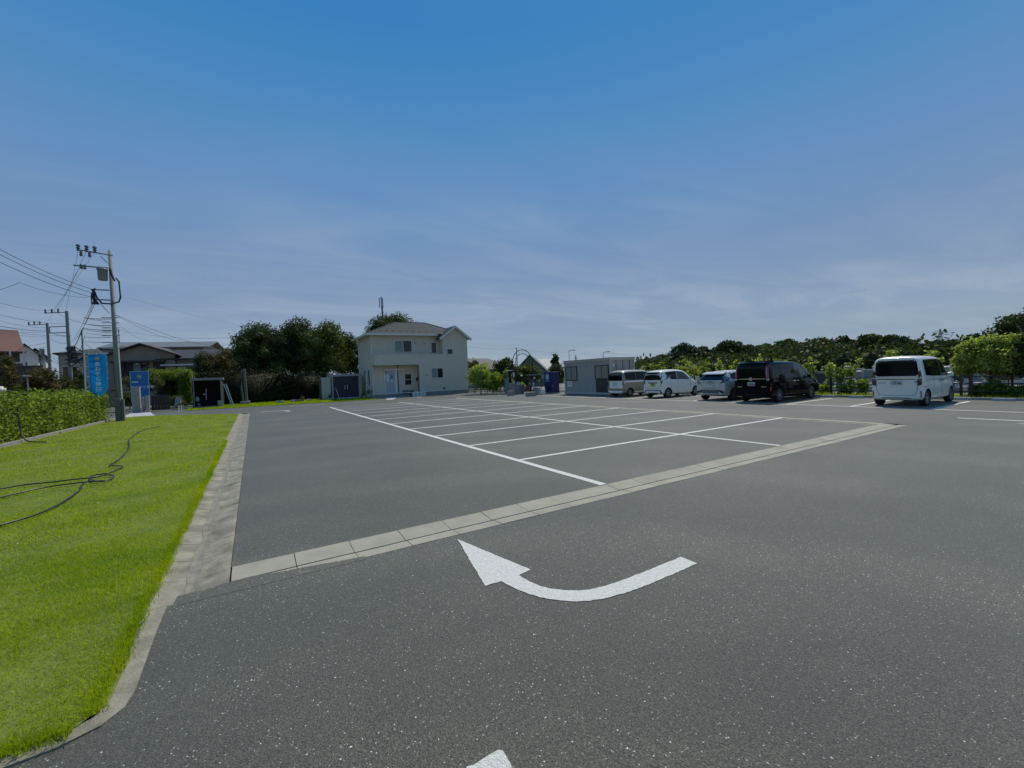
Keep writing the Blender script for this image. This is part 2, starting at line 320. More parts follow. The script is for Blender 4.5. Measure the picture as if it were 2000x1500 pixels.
# lawns
lawn_poly = [(-.83, 31.5), (-.82, 4.4), (-.775, 3.9), (-.745, 3.4), (-.75, 3.12), (-.84, 3.005), (-1.1, 2.95), (-1.7, 2.93), (-12, 2.9), (-12, 15), (-7.3, 17), (-7.3, 35.6), (-6.6, 36.3), (-5.2, 35.9), (-2.8, 33.3)]
sheet([lawn_poly], .02, 'lawn', TURF)
strip_poly = [(-4.6, 40.6), (-2, 40.8), (1.6, 40.6), (4.4, 40.0), (8.2, 39.7), (9.55, 39.6), (9.8, 43), (9.8, 50), (-4.4, 50)]
sheet([strip_poly], .02, 'far_lawn', TURF)
sheet([[(-60, -20), (-8.4, -20), (-8.4, 90), (-60, 90)]], -.02, 'gravel_yard', mat('yard', (.14, .135, .12), .95, vary=.4, vscale=.6))
sheet([[(-7.2, 35.2), (-5.6, 36.3), (-6.9, 42.8), (-8.2, 44.6)]], .012, 'concrete_path', CONCL)
sheet([[(9.75, 37.4), (10.35, 37.3), (12.35, 42.9), (11.2, 42.95)]], .012, 'concrete_ramp', CONCL)

def inpoly(P, poly):
    x, y = P[:, 0], P[:, 1]; c = np.zeros(len(P), bool); n = len(poly)
    for i in range(n):
        x1, y1 = poly[i]; x2, y2 = poly[(i + 1) % n]
        cond = ((y1 > y) != (y2 > y)) & (x < (x2 - x1) * (y - y1) / (y2 - y1 + 1e-12) + x1); c ^= cond
    return c
def blades(P, h, w, lean, z0=.02):
    n = len(P); a = RS.uniform(0, 2 * PI, n); b = RS.uniform(0, 2 * PI, n); l = RS.uniform(0, lean, n)
    H = h * RS.uniform(.5, 1.15, n)
    ca, sa = np.cos(a) * w / 2, np.sin(a) * w / 2
    V = np.empty((n, 3, 3)); V[:, 0] = np.c_[P[:, 0] + ca, P[:, 1] + sa, np.full(n, z0)]; V[:, 1] = np.c_[P[:, 0] - ca, P[:, 1] - sa, np.full(n, z0)]
    V[:, 2] = np.c_[P[:, 0] + np.cos(b) * l * H, P[:, 1] + np.sin(b) * l * H, z0 + H]
    return V.reshape(-1, 3)
def noise2(P, s, seed=0):
    r = np.random.default_rng(seed); o = np.zeros(len(P))
    for k in range(7):
        a = r.uniform(0, 2 * PI); f = s * r.uniform(.6, 2.2); o += np.sin((P[:, 0] * math.cos(a) + P[:, 1] * math.sin(a)) * f + r.uniform(0, 6.28)) / 2.6
    return o
Vs = []
for (y0, y1, x0, dens, h, w) in [(2.9, 4.6, -3.2, 9000, .048, .0042), (4.6, 6.5, -4.2, 6000, .046, .005), (6.5, 9.5, -5.5, 3200, .042, .0065), (9.5, 14, -7.3, 1500, .04, .009), (14, 22, -7.3, 600, .04, .015), (22, 37, -7.4, 260, .04, .024)]:
    n = int((y1 - y0) * (-.8 - x0) * dens); P = np.c_[RS.uniform(x0, -.78, n), RS.uniform(y0, y1, n)]
    P = P[inpoly(P, lawn_poly)]
    hh = h * (.8 + .28 * noise2(P, 2.3, 4))
    Vs.append(blades(P, np.clip(hh, .015, .07), w, 1.7))
# longer tufts hanging over the edges
n = 14000; t = RS.uniform(3.05, 16, n); P = np.c_[-.80 + RS.normal(0, .025, n) + .006 * np.sin(t * 4) + .006 * np.sin(t * 11), t]; Vs.append(blades(P, .05, .006, 1.3))
n = 5000; t = RS.uniform(-3.2, -.85, n); P = np.c_[t, 3.0 + RS.normal(0, .03, n) - .03 * np.abs(np.sin(t * 5))]; Vs.append(blades(P, .055, .005, 1.5))
V = np.concatenate(Vs); F = np.arange(len(V)).reshape(-1, 3)
g = bpy.data.objects.new('grass', fastmesh('grass', V, F, GRASS)); COL.objects.link(g); g['kind'] = 'stuff'; g['label'] = 'bright green mown grass of the lawn beside the gutter'
n = 40000; P = np.c_[RS.uniform(-4.6, 9.8, n), RS.uniform(39.5, 50, n)]; P = P[inpoly(P, strip_poly)]
V = blades(P, .07, .035, .8); g = bpy.data.objects.new('far_grass', fastmesh('far_grass', V, np.arange(len(V)).reshape(-1, 3), GRASS)); COL.objects.link(g); g['kind'] = 'stuff'
# dry clippings and pale leaves lying in the grass
mb = MB()
for i in range(46):
    x, y = random.uniform(-5, -1), 3 + random.random() ** 2 * 22; a = random.uniform(0, 6.28); l = random.uniform(.015, .035)
    mb.add([(x, y, .06), (x + l * math.cos(a), y + l * math.sin(a), .065), (x + l * math.cos(a + .5), y + l * math.sin(a + .5), .07)], [(0, 1, 2)])
obj(mb, 'fallen_leaves', mat('dry leaf', (.42, .40, .26), .8), kind='stuff')
# small bright stones and grit on the asphalt
mb = MB()
for i in range(40):
    d = random.uniform(1.6, 9); a = random.uniform(-.55, 1.5); x, y = d * math.sin(a), d * math.cos(a)
    if x < -.55 or (y > 4.2 and y < 4.9): continue
    r = random.uniform(.001, .0024); mb.lathe([(r * .7, 0), (r, r * .4), (r * .4, r)], 5, (x, y, 0))
obj(mb, 'loose_grit', mat('grit', (.42, .41, .37), .7), kind='stuff')

# painted markings, 4 mm above the asphalt
def stripe(x0, y0, x1, y1, w, name='bay_line', z=.004):
    a, b = Vector((x0, y0)), Vector((x1, y1)); d = (b - a); L_ = d.length; d /= L_; nn = Vector((-d.y, d.x)) * w / 2
    k = max(1, int(L_ / .5)); vs = []
    for i in range(k + 1):
        p = a + d * (L_ * i / k); j = random.uniform(-.004, .004); e = random.uniform(.97, 1.03)
        vs += [(p.x + nn.x * e + d.y * j, p.y + nn.y * e, z), (p.x - nn.x * e, p.y - nn.y * e, z)]
    mb = MB(); mb.add(vs, [(2 * i, 2 * i + 1, 2 * i + 3, 2 * i + 2) for i in range(k)])
    return obj(mb, name, PAINTL, kind='structure')
PIT = 2.36; Y0 = 4.97
stripe(4.44, 4.87, 4.44, 31.9, .13); stripe(9.36, 4.87, 9.36, 32.4, .115, z=.0045)
for i in range(1, 12):
    y = Y0 + PIT * i
    stripe(4.51, y, 9.30, y, .115); stripe(9.42, y, 14.3, y, .115)
stripe(19.2, -6, 19.2, 27.6, .12)
for k in range(-4, 10): stripe(19.27, 5.15 + 2.27 * k, 23.25, 5.15 + 2.27 * k, .12)
stripe(16.75, 3.95, 16.8, .6, .13, 'painted_arrow_shaft')
stripe(2.4, 38.0, 4.8, 37.6, .16, 'painted_line_by_grass'); stripe(12.9, 38.6, 14.2, 40.2, .14, 'painted_line_by_house')
def decal(pts, name, z=.0045, jit=.004):
    P = []
    n = len(pts)
    for i in range(n):
        a, b = pts[i], pts[(i + 1) % n]; l = math.hypot(b[0] - a[0], b[1] - a[1]); k = max(1, int(l / .03))
        for j in range(k):
            t = j / k; P.append(Vector((a[0] + (b[0] - a[0]) * t + random.uniform(-jit, jit), a[1] + (b[1] - a[1]) * t + random.uniform(-jit, jit))))
    r = delaunay_2d_cdt(P, [], [list(range(len(P)))], 1, 1e-5)
    mb = MB(); mb.add([(v.x, v.y, z) for v in r[0]], [tuple(f) for f in r[2]]); o = obj(mb, name, PAINTL, kind='structure'); return o
def px(pts): return [tuple(gnd(*q)[:2]) for q in pts]
decal(px([(893.8, 1053.7), (1037.4, 1113.7), (1013.4, 1123.6), (1032.8, 1136.6), (1054.4, 1145.2), (1076, 1150.6), (1103, 1153.6), (1130, 1154.2), (1154.3, 1151.5), (1184, 1144.7), (1219, 1132.6), (1265, 1115), (1297.4, 1101.5), (1329.8, 1088.5),
          (1361.7, 1101), (1319, 1120.4), (1265, 1143.4), (1224.5, 1158.2), (1184, 1169), (1151.6, 1174.4), (1119.2, 1175.8), (1086.8, 1173), (1054.4, 1167.1), (1027.4, 1159), (1000.4, 1147.4), (978.8, 1135.8), (947.8, 1145.5), (911.3, 1084)]), 'painted_turn_arrow')
decal(px([(973, 1465), (982, 1466), (992, 1480), (1003, 1502), (1010, 1560), (880, 1560), (913, 1500), (940, 1484)]), 'painted_arrow_end', jit=.007)
mbp = [gnd(*q) for q in [(507, 805.2), (525, 803.6), (547, 802.4), (558, 802.2), (566, 803.2)]]
for a, b in zip(mbp[:-1], mbp[1:]): stripe(a.x, a.y, b.x, b.y, .2, 'painted_far_arrow')
decal([(16.55, .9), (17.0, .9), (16.85, -.3)], 'painted_arrow_head', jit=.001)
p = gnd(1995, 828); decal([(p.x, p.y + .1), (p.x + .35, p.y - .35), (p.x - .05, p.y - .5)], 'painted_arrow_barb', jit=.001)

# kerb and planting bed behind the right-hand bays
mb = MB(); 
for k in range(60): mb.box(24.0, 24.12, -8 + k * .6, -8 + k * .6 + .594, -.05, .10)
obj(mb, 'kerb', CONCG, kind='structure')
sheet([[(24.1, -30), (26.2, -30), (26.2, 45), (24.1, 45)]], .03, 'planting_bed', SOIL)
sheet([[(26.2, -60), (120, -60), (120, 70), (26.2, 70)]], -.01, 'cemetery_ground', mat('cemetery gravel', (.24, .235, .215), .9, vary=.35, vscale=.5, bump=.3, bscale=12))
n = 12000; P = np.c_[RS.uniform(24.15, 26.2, n), RS.uniform(-12, 30, n)]
V = blades(P, .16, .03, .8, .03); g = bpy.data.objects.new('weeds', fastmesh('weeds', V, np.arange(len(V)).reshape(-1, 3), GRASS)); COL.objects.link(g); g['kind'] = 'stuff'
# left bed kerb
kb = thing('hedge_kerb', 'low pale concrete kerb along the foot of the left hedge', 'kerb', (-7.2, 25, 0))
km = MB().box(-.07, .07, 0, .595, -.05, .13).mesh('kerb_block'); km.materials.append(CONCG)
for k in range(33):
    o = bpy.data.objects.new('kerb_block', km); o.location = (-7.12 + .002 * k, 15.4 + k * .6, 0); link(o, kb)

# ================================================================== FOLIAGE
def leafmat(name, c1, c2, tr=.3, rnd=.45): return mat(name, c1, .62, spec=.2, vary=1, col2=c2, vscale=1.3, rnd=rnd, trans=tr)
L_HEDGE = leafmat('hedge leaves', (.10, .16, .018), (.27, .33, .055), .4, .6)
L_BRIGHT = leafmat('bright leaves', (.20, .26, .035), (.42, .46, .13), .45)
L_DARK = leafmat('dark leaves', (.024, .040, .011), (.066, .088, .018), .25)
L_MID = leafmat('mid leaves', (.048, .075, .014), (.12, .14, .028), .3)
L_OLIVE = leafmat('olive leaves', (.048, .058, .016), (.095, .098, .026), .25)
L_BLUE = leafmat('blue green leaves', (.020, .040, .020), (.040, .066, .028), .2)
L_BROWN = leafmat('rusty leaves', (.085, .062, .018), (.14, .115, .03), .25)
L_SHADE = leafmat('shaded hedge leaves', (.014, .022, .008), (.030, .040, .011), .1)  # leaf colour made darker to carry the shade under the big trees
def quads(C, s, up=.4, asp=.62):
    n = len(C); d = RS.normal(0, 1, (n, 3)); d[:, 2] += up; d /= np.linalg.norm(d, axis=1)[:, None]
    r = RS.normal(0, 1, (n, 3)); a = np.cross(d, r); a /= np.linalg.norm(a, axis=1)[:, None] + 1e-9; b = np.cross(d, a)
    S_ = (s * RS.uniform(.6, 1.35, n))[:, None] / 2
    V = np.empty((n, 4, 3)); V[:, 0] = C + a * S_; V[:, 1] = C + b * S_ * asp; V[:, 2] = C - a * S_; V[:, 3] = C - b * S_ * asp
    return V.reshape(-1, 3)
_ico = None
def ico():
    global _ico
    if _ico is None:
        bm = bmesh.new(); bmesh.ops.create_icosphere(bm, subdivisions=2, radius=1); _ico = (np.array([v.co[:] for v in bm.verts]), np.array([[v.index for v in f.verts] for f in bm.faces])); bm.free()
    return _ico
def crown(name, m, lobes, n, size, parent, core=.62, shell=(.72, 1.08), kind=None, up=.4):
    lobes = np.array(lobes, float)                        # cx cy cz rx ry rz
    wgt = (lobes[:, 3] * lobes[:, 4] + lobes[:, 4] * lobes[:, 5] + lobes[:, 3] * lobes[:, 5]); wgt /= wgt.sum()
    k = RS.choice(len(lobes), n, p=wgt); d = RS.normal(0, 1, (n, 3)); d /= np.linalg.norm(d, axis=1)[:, None]
    lump = 1 + .10 * np.sin(d[:, 0] * 7 + k) * np.sin(d[:, 1] * 6 + 2 * k) + .08 * np.sin(d[:, 2] * 9 + k)
    r = RS.uniform(shell[0], shell[1], n) * lump
    C = lobes[k, :3] + d * lobes[k, 3:] * r[:, None]
    ex = (RS.uniform(0, 1, len(C)) < .07) & (size < .26); C[ex] += d[ex] * size * RS.uniform(.5, 2.0, (ex.sum(), 1))
    C = C[C[:, 2] > .05]
    V = [quads(C, size, up)]; nq = len(C); Fq = np.arange(nq * 4).reshape(-1, 4); F = np.concatenate([Fq[:, [0, 1, 2]], Fq[:, [0, 2, 3]]]); o = nq * 4
    if core:
        iv, fi = ico()
        for l in lobes:
            nn = 1 + .16 * np.sin(iv[:, 0] * 8 + l[0]) * np.sin(iv[:, 1] * 7 + l[1] * 2) + .1 * np.sin(iv[:, 2] * 11)
            v = l[:3] + iv * nn[:, None] * l[3:] * core; v[:, 2] = np.maximum(v[:, 2], .02); V.append(v); F = np.concatenate([F, fi + o]); o += len(iv)
    me = fastmesh(name, np.concatenate(V), F, m); ob = bpy.data.objects.new(name, me); link(ob, parent, local=True)
    if kind: ob['kind'] = kind
    return ob
def trunk_mb(h, r, limbs=4, spread=.8, seed=0):
    rr = random.Random(seed); mb = MB(); lean = rr.uniform(-.12, .12)
    pts = [(lean * t * h * .5 + math.sin(t * 5 + seed) * .04 * h * t, math.cos(t * 4 + seed) * .03 * h * t, t * h) for t in (0, .08, .25, .5, .75, 1)]
    mb.tube(pts, r, 7, r * .35)
    for k in range(limbs):
        a = rr.uniform(0, 2 * PI); t = rr.uniform(.4, .9); s = Vector(pts[0]).lerp(Vector(pts[-1]), t); l = spread * h * rr.uniform(.3, .55)
        mb.tube([s, s + Vector((math.cos(a) * l * .5, math.sin(a) * l * .5, l * .35)), s + Vector((math.cos(a) * l, math.sin(a) * l, l * .9))], r * .42, 5, r * .1)
    return mb
def tree(px_, depth, top, halfw, m, label, group=None, base_h=.25, leaf=.3, n=2600, lobes=9, seed=None, name='tree', flat=1.0, cat='tree', py_base=None, trunk_r=None, core=.6, yaw=0):
    x, y = base(px_, depth); H = hgt(px_, top, x, y); R = halfw / FPX * depth
    t = thing(name, label, cat, (x, y, 0), group); rr = random.Random(seed if seed is not None else int(px_ * 7 + top))
    cz = H * (base_h + 1) / 2; rz = H * (1 - base_h) / 2; L_ = []
    for k in range(lobes):                                # lobes spread evenly over the crown, denser towards the top
        a = k * 2.39996 + rr.uniform(-.3, .3); e = 1 - 1.75 * (k + .5) / lobes; q = math.sqrt(max(0, 1 - e * e)) * rr.uniform(.52, .72)
        s = rr.uniform(.26, .42)
        L_.append((math.cos(a) * R * q, math.sin(a) * R * q * flat, cz + e * rz * .70, R * s, R * s, max(.15, min(rz * .42, R * s * .9))))
    L_.append((0, 0, cz, R * .60, R * .60 * flat, rz * .72)); L_.append((rr.uniform(-.2, .2) * R, 0, H - rz * .40, R * .46, R * .46, rz * .38))
    crown('crown' if cat == 'tree' else 'foliage', m, L_, n, leaf, t, core)
    o = obj(trunk_mb(cz, trunk_r or max(.05, .022 * H), seed=int(px_)), 'trunk' if cat == 'tree' else 'stem', BARK, t, local=True, smooth=True)
    return t
def hedgebox(name, m, x0, x1, y0, y1, z0, z1, n, size, parent, wob=.06, inner=.14, faces='all'):
    """clipped hedge: leaves on the six faces, a dense twiggy body inside"""
    A = [(y1 - y0) * (z1 - z0)] * 2 + [(x1 - x0) * (z1 - z0)] * 2 + [(x1 - x0) * (y1 - y0) * 1.4]
    A = np.array(A); k = RS.choice(5, n, p=A / A.sum()); u = RS.uniform(0, 1, n); v = RS.uniform(0, 1, n); w = np.abs(RS.normal(0, wob, n)) * np.where(RS.uniform(0, 1, n) < .3, -1.2, 1)
    X = np.where(k == 0, x0 + w, np.where(k == 1, x1 - w, x0 + u * (x1 - x0)))
    Y = np.where(k <= 1, y0 + u * (y1 - y0), np.where(k == 2, y0 + w, np.where(k == 3, y1 - w, y0 + v * (y1 - y0))))
    Z = np.where(k == 4, z1 - w, z0 + v * (z1 - z0))
    C = np.c_[X, Y, Z]; lump = .07 * np.sin(X * 3.1 + Y * 2.3) + .05 * np.sin(Y * 5.7 + Z * 4)
    C[:, 2] = np.where(k == 4, C[:, 2] + lump, C[:, 2]); C[:, 0] += np.where(k <= 1, lump, 0)
    V = quads(C, size, .5); q = np.arange(len(C) * 4).reshape(-1, 4); F = np.concatenate([q[:, [0, 1, 2]], q[:, [0, 2, 3]]])
    i = inner; bx = np.array([(a, b, c) for a in (x0 + i, x1 - i) for b in (y0 + i, y1 - i) for c in (z0, z1 - i)]); bf = [(0, 1, 3), (0, 3, 2), (4, 6, 7), (4, 7, 5), (0, 4, 5), (0, 5, 1), (2, 3, 7), (2, 7, 6), (1, 5, 7), (1, 7, 3)]
    F = np.concatenate([F, np.array(bf) + len(V)]); V = np.concatenate([V, bx])
    o = bpy.data.objects.new(name, fastmesh(name, V, F, m)); link(o, parent, local=True); return o

def shrub(px_, depth, top, halfw, m, label, bh, group):
    """several thin stems, each carrying ragged clumps of broad leaves"""
    x, y = base(px_, depth); H = hgt(px_, top, x, y); R = halfw / FPX * depth; t = thing('shrub', label, 'shrub', (x, y, 0), group); rr = random.Random(int(px_)); L_ = []; mb = MB()
    ns = 3 + int(R * 4)
    for k in range(ns):
        a = rr.uniform(0, 2 * PI); q = R * rr.uniform(.15, 1); h = H * rr.uniform(.72, 1.0) if k else H; e = Vector((math.cos(a) * q, math.sin(a) * q, h - .12)); s0_ = Vector((e.x * .2, e.y * .2, 0)); mid = s0_.lerp(e, .5) + Vector((rr.uniform(-.08, .08), rr.uniform(-.08, .08), .05))
        mb.tube([s0_, mid, e], .016, 5, .006)
        for j in range(4):
            u = 1 - j * (1 - bh) / 4 * rr.uniform(.8, 1.15); p = s0_.lerp(e, u); r_ = rr.uniform(.10, .20) * (1.15 if j < 2 else .9)
            L_.append((p.x + rr.uniform(-.08, .08), p.y + rr.uniform(-.08, .08), p.z, r_, r_, r_ * rr.uniform(.6, 1)))
    crown('foliage', m, L_, 26 * len(L_), .15, t, 0, (.3, 1.15)); o = obj(mb, 'stems', BARK, t, local=True); o['kind'] = 'stuff'
    return t

# left hedge along the lawn
t = thing('hedge', 'long clipped bright green hedge behind the blue banner on the left', 'hedge', (-7.35, 25, 0))
hedgebox('foliage', L_HEDGE, -1.0, 0, -9.5, 8.6, .02, 1.58, 36000, .105, t, .10)
mb = MB()
for k in range(30): mb.tube([(-.35, -9 + k * .58, 0), (-.4, -9 + k * .58 + .1, .9)], .018, 5)
o = obj(mb, 'stems', BARK, t, local=True); o['kind'] = 'stuff'
# dark hedge behind the far grass strip
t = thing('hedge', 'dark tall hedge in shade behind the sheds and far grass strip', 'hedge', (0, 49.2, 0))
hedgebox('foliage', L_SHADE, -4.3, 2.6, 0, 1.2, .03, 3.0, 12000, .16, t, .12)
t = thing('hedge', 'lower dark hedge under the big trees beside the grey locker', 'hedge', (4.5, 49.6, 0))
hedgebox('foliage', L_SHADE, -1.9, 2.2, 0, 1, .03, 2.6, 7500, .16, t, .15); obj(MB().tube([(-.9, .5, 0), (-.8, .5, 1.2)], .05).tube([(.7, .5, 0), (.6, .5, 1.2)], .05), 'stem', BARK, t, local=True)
# hedge trained as an arch over the entrance
x, y = base(336, 41); t = thing('arch_hedge', 'hedge trained into an arch with bright yellow green top beside the dark shed', 'hedge', (x, y, 0))
L_ARCH = leafmat('arch hedge leaves', (.13, .18, .02), (.26, .32, .045), .4)
hedgebox('foliage', L_ARCH, -1.75, 1.5, -.6, .9, 2.55, 3.35, 5200, .12, t, .12)
hedgebox('foliage', L_ARCH, .55, 1.55, -.7, .9, .3, 2.6, 5200, .12, t, .1)
hedgebox('foliage', L_DARK, -1.2, .6, .5, 1.4, .2, 2.6, 3600, .14, t, .14)
obj(MB().tube([(1, 0, 0), (1, .1, 1.6)], .05).tube([(.8, .3, 0), (.85, .3, 1.6)], .04), 'stem', BARK, t, local=True)
# trees, left to right
for a in [
  (12, 33, 690, 22, L_BROWN, 'rusty green garden tree at the left edge in front of the red roofed house', dict(leaf=.14, n=2200, base_h=.3)),
  (52, 38, 742, 26, L_OLIVE, 'low dark shrub tree behind the hedge under the pale house', dict(leaf=.13, n=2200, base_h=.1)),
  (84, 36, 716, 34, L_BROWN, 'cloud pruned brownish tree behind the hedge below the leftmost utility pole', dict(leaf=.14, n=4200, base_h=.2)),
  (122, 40, 732, 26, L_OLIVE, 'olive green tree behind the hedge next to the pruned brownish one', dict(leaf=.14, n=3000, base_h=.1)),
  (152, 44, 722, 20, L_DARK, 'dark shrub tree behind the blue banner', dict(leaf=.16, n=2400, base_h=.1)),
  (250, 40, 764, 16, L_MID, 'small green bush between the hedge end post and the gate pillar', dict(leaf=.10, n=1800, base_h=0, cat='bush', name='bush', core=.5)),
  (281, 37, 727, 34, L_MID, 'pruned dark pine leaning over the gate posts', dict(leaf=.13, n=4200, base_h=.45, trunk_r=.06, lobes=12)),
  (340, 38, 772, 20, L_MID, 'loose shrub at the foot of the arch hedge', dict(leaf=.11, n=1800, base_h=0, cat='bush', name='bush', core=.4)),
  (404, 50, 684, 30, L_OLIVE, 'olive tree with pale tips in front of the long roof', dict(leaf=.16, n=4600, base_h=.15)),
  (440, 50, 677, 30, L_BROWN, 'rusty leaved tree left of the tall round tree', dict(leaf=.17, n=3200, base_h=.25)),
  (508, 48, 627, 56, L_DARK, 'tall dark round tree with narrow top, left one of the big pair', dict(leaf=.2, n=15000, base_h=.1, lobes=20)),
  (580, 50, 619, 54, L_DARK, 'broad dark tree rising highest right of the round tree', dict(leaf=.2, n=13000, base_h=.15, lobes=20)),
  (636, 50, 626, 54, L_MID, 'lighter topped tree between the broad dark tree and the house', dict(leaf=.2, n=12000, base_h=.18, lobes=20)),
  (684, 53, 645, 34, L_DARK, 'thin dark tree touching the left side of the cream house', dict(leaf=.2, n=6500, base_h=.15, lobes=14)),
  (540, 47, 700, 26, L_MID, 'small spiky green tree under the big pair', dict(leaf=.15, n=2600, base_h=.15)),
  (772, 62, 613, 54, L_OLIVE, 'olive tree rising behind the roof of the cream house', dict(leaf=.22, n=9000, base_h=.55, lobes=16)),
  (732, 60, 636, 20, L_DARK, 'dark tree top just left of the antenna mast', dict(leaf=.2, n=3000, base_h=.5)),
  (1028, 45, 712, 34, L_MID, 'wide green garden tree in front of the green roofed house', dict(leaf=.17, n=4200, base_h=.12)),
  (985, 46, 699, 30, L_DARK, 'dark bushy tree between the grey roof and the green roof', dict(leaf=.17, n=4400, base_h=.1)),
  (926, 50, 702, 16, L_OLIVE, 'narrow olive tree right against the cream house', dict(leaf=.17, n=2200, base_h=.1)),
  (1085, 60, 690, 13, L_BLUE, 'slim dark conifer left of the grey container', dict(leaf=.2, n=2400, base_h=.1, lobes=7)),
  (1088, 50, 710, 22, L_OLIVE, 'round olive bush behind the vending machine', dict(leaf=.16, n=2600, base_h=.05)),
]:
    tree(a[0], a[1], a[2], a[3], a[4], a[5], **a[6])
# the far tree line behind the cemetery
far = [(1262, 704, 26, 78, L_OLIVE), (1290, 696, 22, 74, L_MID), (1333, 676, 28, 84, L_BLUE), (1372, 680, 24, 86, L_DARK), (1424, 668, 28, 80, L_DARK), (1405, 690, 22, 76, L_BLUE), (1463, 676, 20, 88, L_OLIVE),
       (1494, 674, 24, 90, L_MID), (1538, 668, 30, 92, L_DARK), (1515, 684, 30, 78, L_OLIVE), (1580, 672, 34, 80, L_OLIVE), (1603, 664, 32, 92, L_OLIVE), (1568, 690, 26, 70, L_BLUE), (1652, 660, 18, 94, L_DARK), (1640, 676, 36, 78, L_MID),
       (1702, 656, 32, 72, L_DARK), (1668, 694, 26, 60, L_OLIVE), (1742, 658, 30, 70, L_DARK), (1765, 664, 24, 68, L_BLUE), (1716, 690, 34, 60, L_DARK), (1790, 676, 24, 66, L_DARK), (1832, 668, 26, 62, L_BLUE), (1864, 667, 24, 60, L_DARK), (1845, 684, 30, 54, L_DARK), (1905, 655, 22, 58, L_BLUE), (1990, 615, 44, 42, L_DARK), (1938, 652, 26, 50, L_DARK), (2035, 640, 40, 45, L_DARK), (1780, 698, 40, 55, L_DARK)]
sil = ['low rounded', 'broad', 'domed', 'ragged', 'tall domed', 'squat', 'small', 'spreading', 'uneven', 'low spreading', 'wide olive', 'high rounded', 'grey green', 'pointed', 'brownish green', 'dense black green', 'loose grey', 'large dark', 'dark blunt', 'deep shaded', 'sloping', 'bluish', 'dark twin topped', 'low black', 'narrow bluish', 'very tall ragged', 'stepped', 'outermost tall', 'long low']
where = ['behind the container end', 'above the front of the small white car', 'left end of the wood above the gap between white cars', 'in the wood over the silver hatchback', 'standing proud over the silver hatchback roof', 'in front of its wood over the hatchback', 'just left of the black minivan', 'over the tail of the black minivan', 'over the middle of the black minivan roof', 'low over the black minivan roof', 'over the windscreen of the black minivan', 'over the nose of the black minivan', 'low beside the black minivan windscreen', 'at the dip of the wood before the high stretch', 'over the fence between minivan and white wagon', 'over the left side of the white wagon', 'low at the left of the white wagon', 'over the rear window of the white wagon', 'over the roof of the white wagon', 'low behind the white wagon window', 'in the notch beside the pylon', 'right under the pylon', 'right of the pylon', 'low over the nose of the white wagon', 'left of the tall edge tree', 'at the right edge of the picture above the bright leaves', 'half hidden left of the tall edge tree', 'partly outside the right edge', 'low behind the right half of the white wagon']
for i, (p_, tp, hw, d, m) in enumerate(far):
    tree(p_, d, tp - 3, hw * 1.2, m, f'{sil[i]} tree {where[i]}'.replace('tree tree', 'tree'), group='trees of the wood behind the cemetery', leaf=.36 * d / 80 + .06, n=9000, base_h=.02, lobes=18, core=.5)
mb = None
C = []
for i in range(70):
    p_ = 1235 + i * 11.5; d = 66 + 14 * math.sin(i * 1.7) - (i * .25); x, y = base(p_, d); C.append((x, y, 1.4, 2.2, 2.2, 2.0 + .5 * math.sin(i * 3)))
u = crown('undergrowth', L_DARK, C, 22000, .5, None, .5, kind='stuff', shell=(.4, 1.1))
# young bright shrubs and saplings along the right-hand fence
for i, (p_, tp, hw, bh, m, lb) in enumerate([
  (1262, 712, 16, .1, L_BRIGHT, 'bright shrub just right of the container end'),
  (1288, 706, 14, .1, L_HEDGE, 'yellow green shrub over the roof of the small white car'),
  (1330, 716, 12, .1, L_HEDGE, 'green shrub over the windscreen of the small white car'),
  (1352, 700, 20, .25, L_BRIGHT, 'tall bright shrub with round leaf heads between the two white cars'),
  (1376, 706, 14, .2, L_HEDGE, 'leafy shrub beside the grey notice sign'),
  (1407, 704, 9, .55, L_BRIGHT, 'single bright tuft above the silver hatchback'),
  (1446, 702, 17, .4, L_BRIGHT, 'broad bright shrub top left of the black minivan'),
  (1488, 699, 14, .5, L_BRIGHT, 'bright shrub top above the rear of the black minivan'),
  (1516, 700, 8, .6, L_HEDGE, 'small shrub tip above the black minivan roof'),
  (1534, 702, 7, .6, L_BRIGHT, 'tiny shrub tip above the black minivan window'),
  (1580, 697, 12, .35, L_BRIGHT, 'upright bright shrub behind the nose of the black minivan'),
  (1622, 708, 9, .55, L_BRIGHT, 'small bright leaf head left of the leaning sapling'),
  (1636, 716, 12, .5, L_HEDGE, 'rounded shrub top over the white gravestones'),
  (1664, 700, 12, .25, L_BRIGHT, 'slender leaning sapling on the fence left of the white wagon'),
  (1606, 748, 16, .1, L_HEDGE, 'low bush at the fence foot right of the black minivan'),
  (1650, 750, 16, .1, L_HEDGE, 'low bush at the fence foot under the sapling'),
  (1683, 742, 12, .1, L_HEDGE, 'low bush at the fence foot touching the white wagon'),
  (1736, 684, 12, .5, L_BRIGHT, 'pale green shrub top over the rear of the white wagon'),
  (1760, 692, 8, .6, L_HEDGE, 'small pale shrub tip over the white wagon roof'),
  (1832, 684, 12, .35, L_BRIGHT, 'bright shrub behind the nose of the white wagon'),
]):
    dx_ = ray(p_, 740); xx = 25.6 + (i % 3) * .3; d = xx / dx_.x
    shrub(p_, d, tp, hw, m, lb, bh, 'young shrubs along the right-hand fence')
for a in [(1895, 664, 32, .28, L_BRIGHT, 'bright leaning maple right of the fence gate'), (1935, 654, 38, .28, L_BRIGHT, 'wide bright tree over the brown fence near the right edge'),
          (1978, 652, 38, .22, L_BRIGHT, 'bright tree at the right edge before the dark tall tree'), (2015, 646, 42, .18, L_MID, 'shaded green tree cut by the right edge')]:
    d = 25.9 / ray(a[0], 740).x; tree(a[0], d, a[1], a[2], a[4], a[5], base_h=a[3], leaf=.12, n=4200, lobes=12, core=.45, trunk_r=.07)
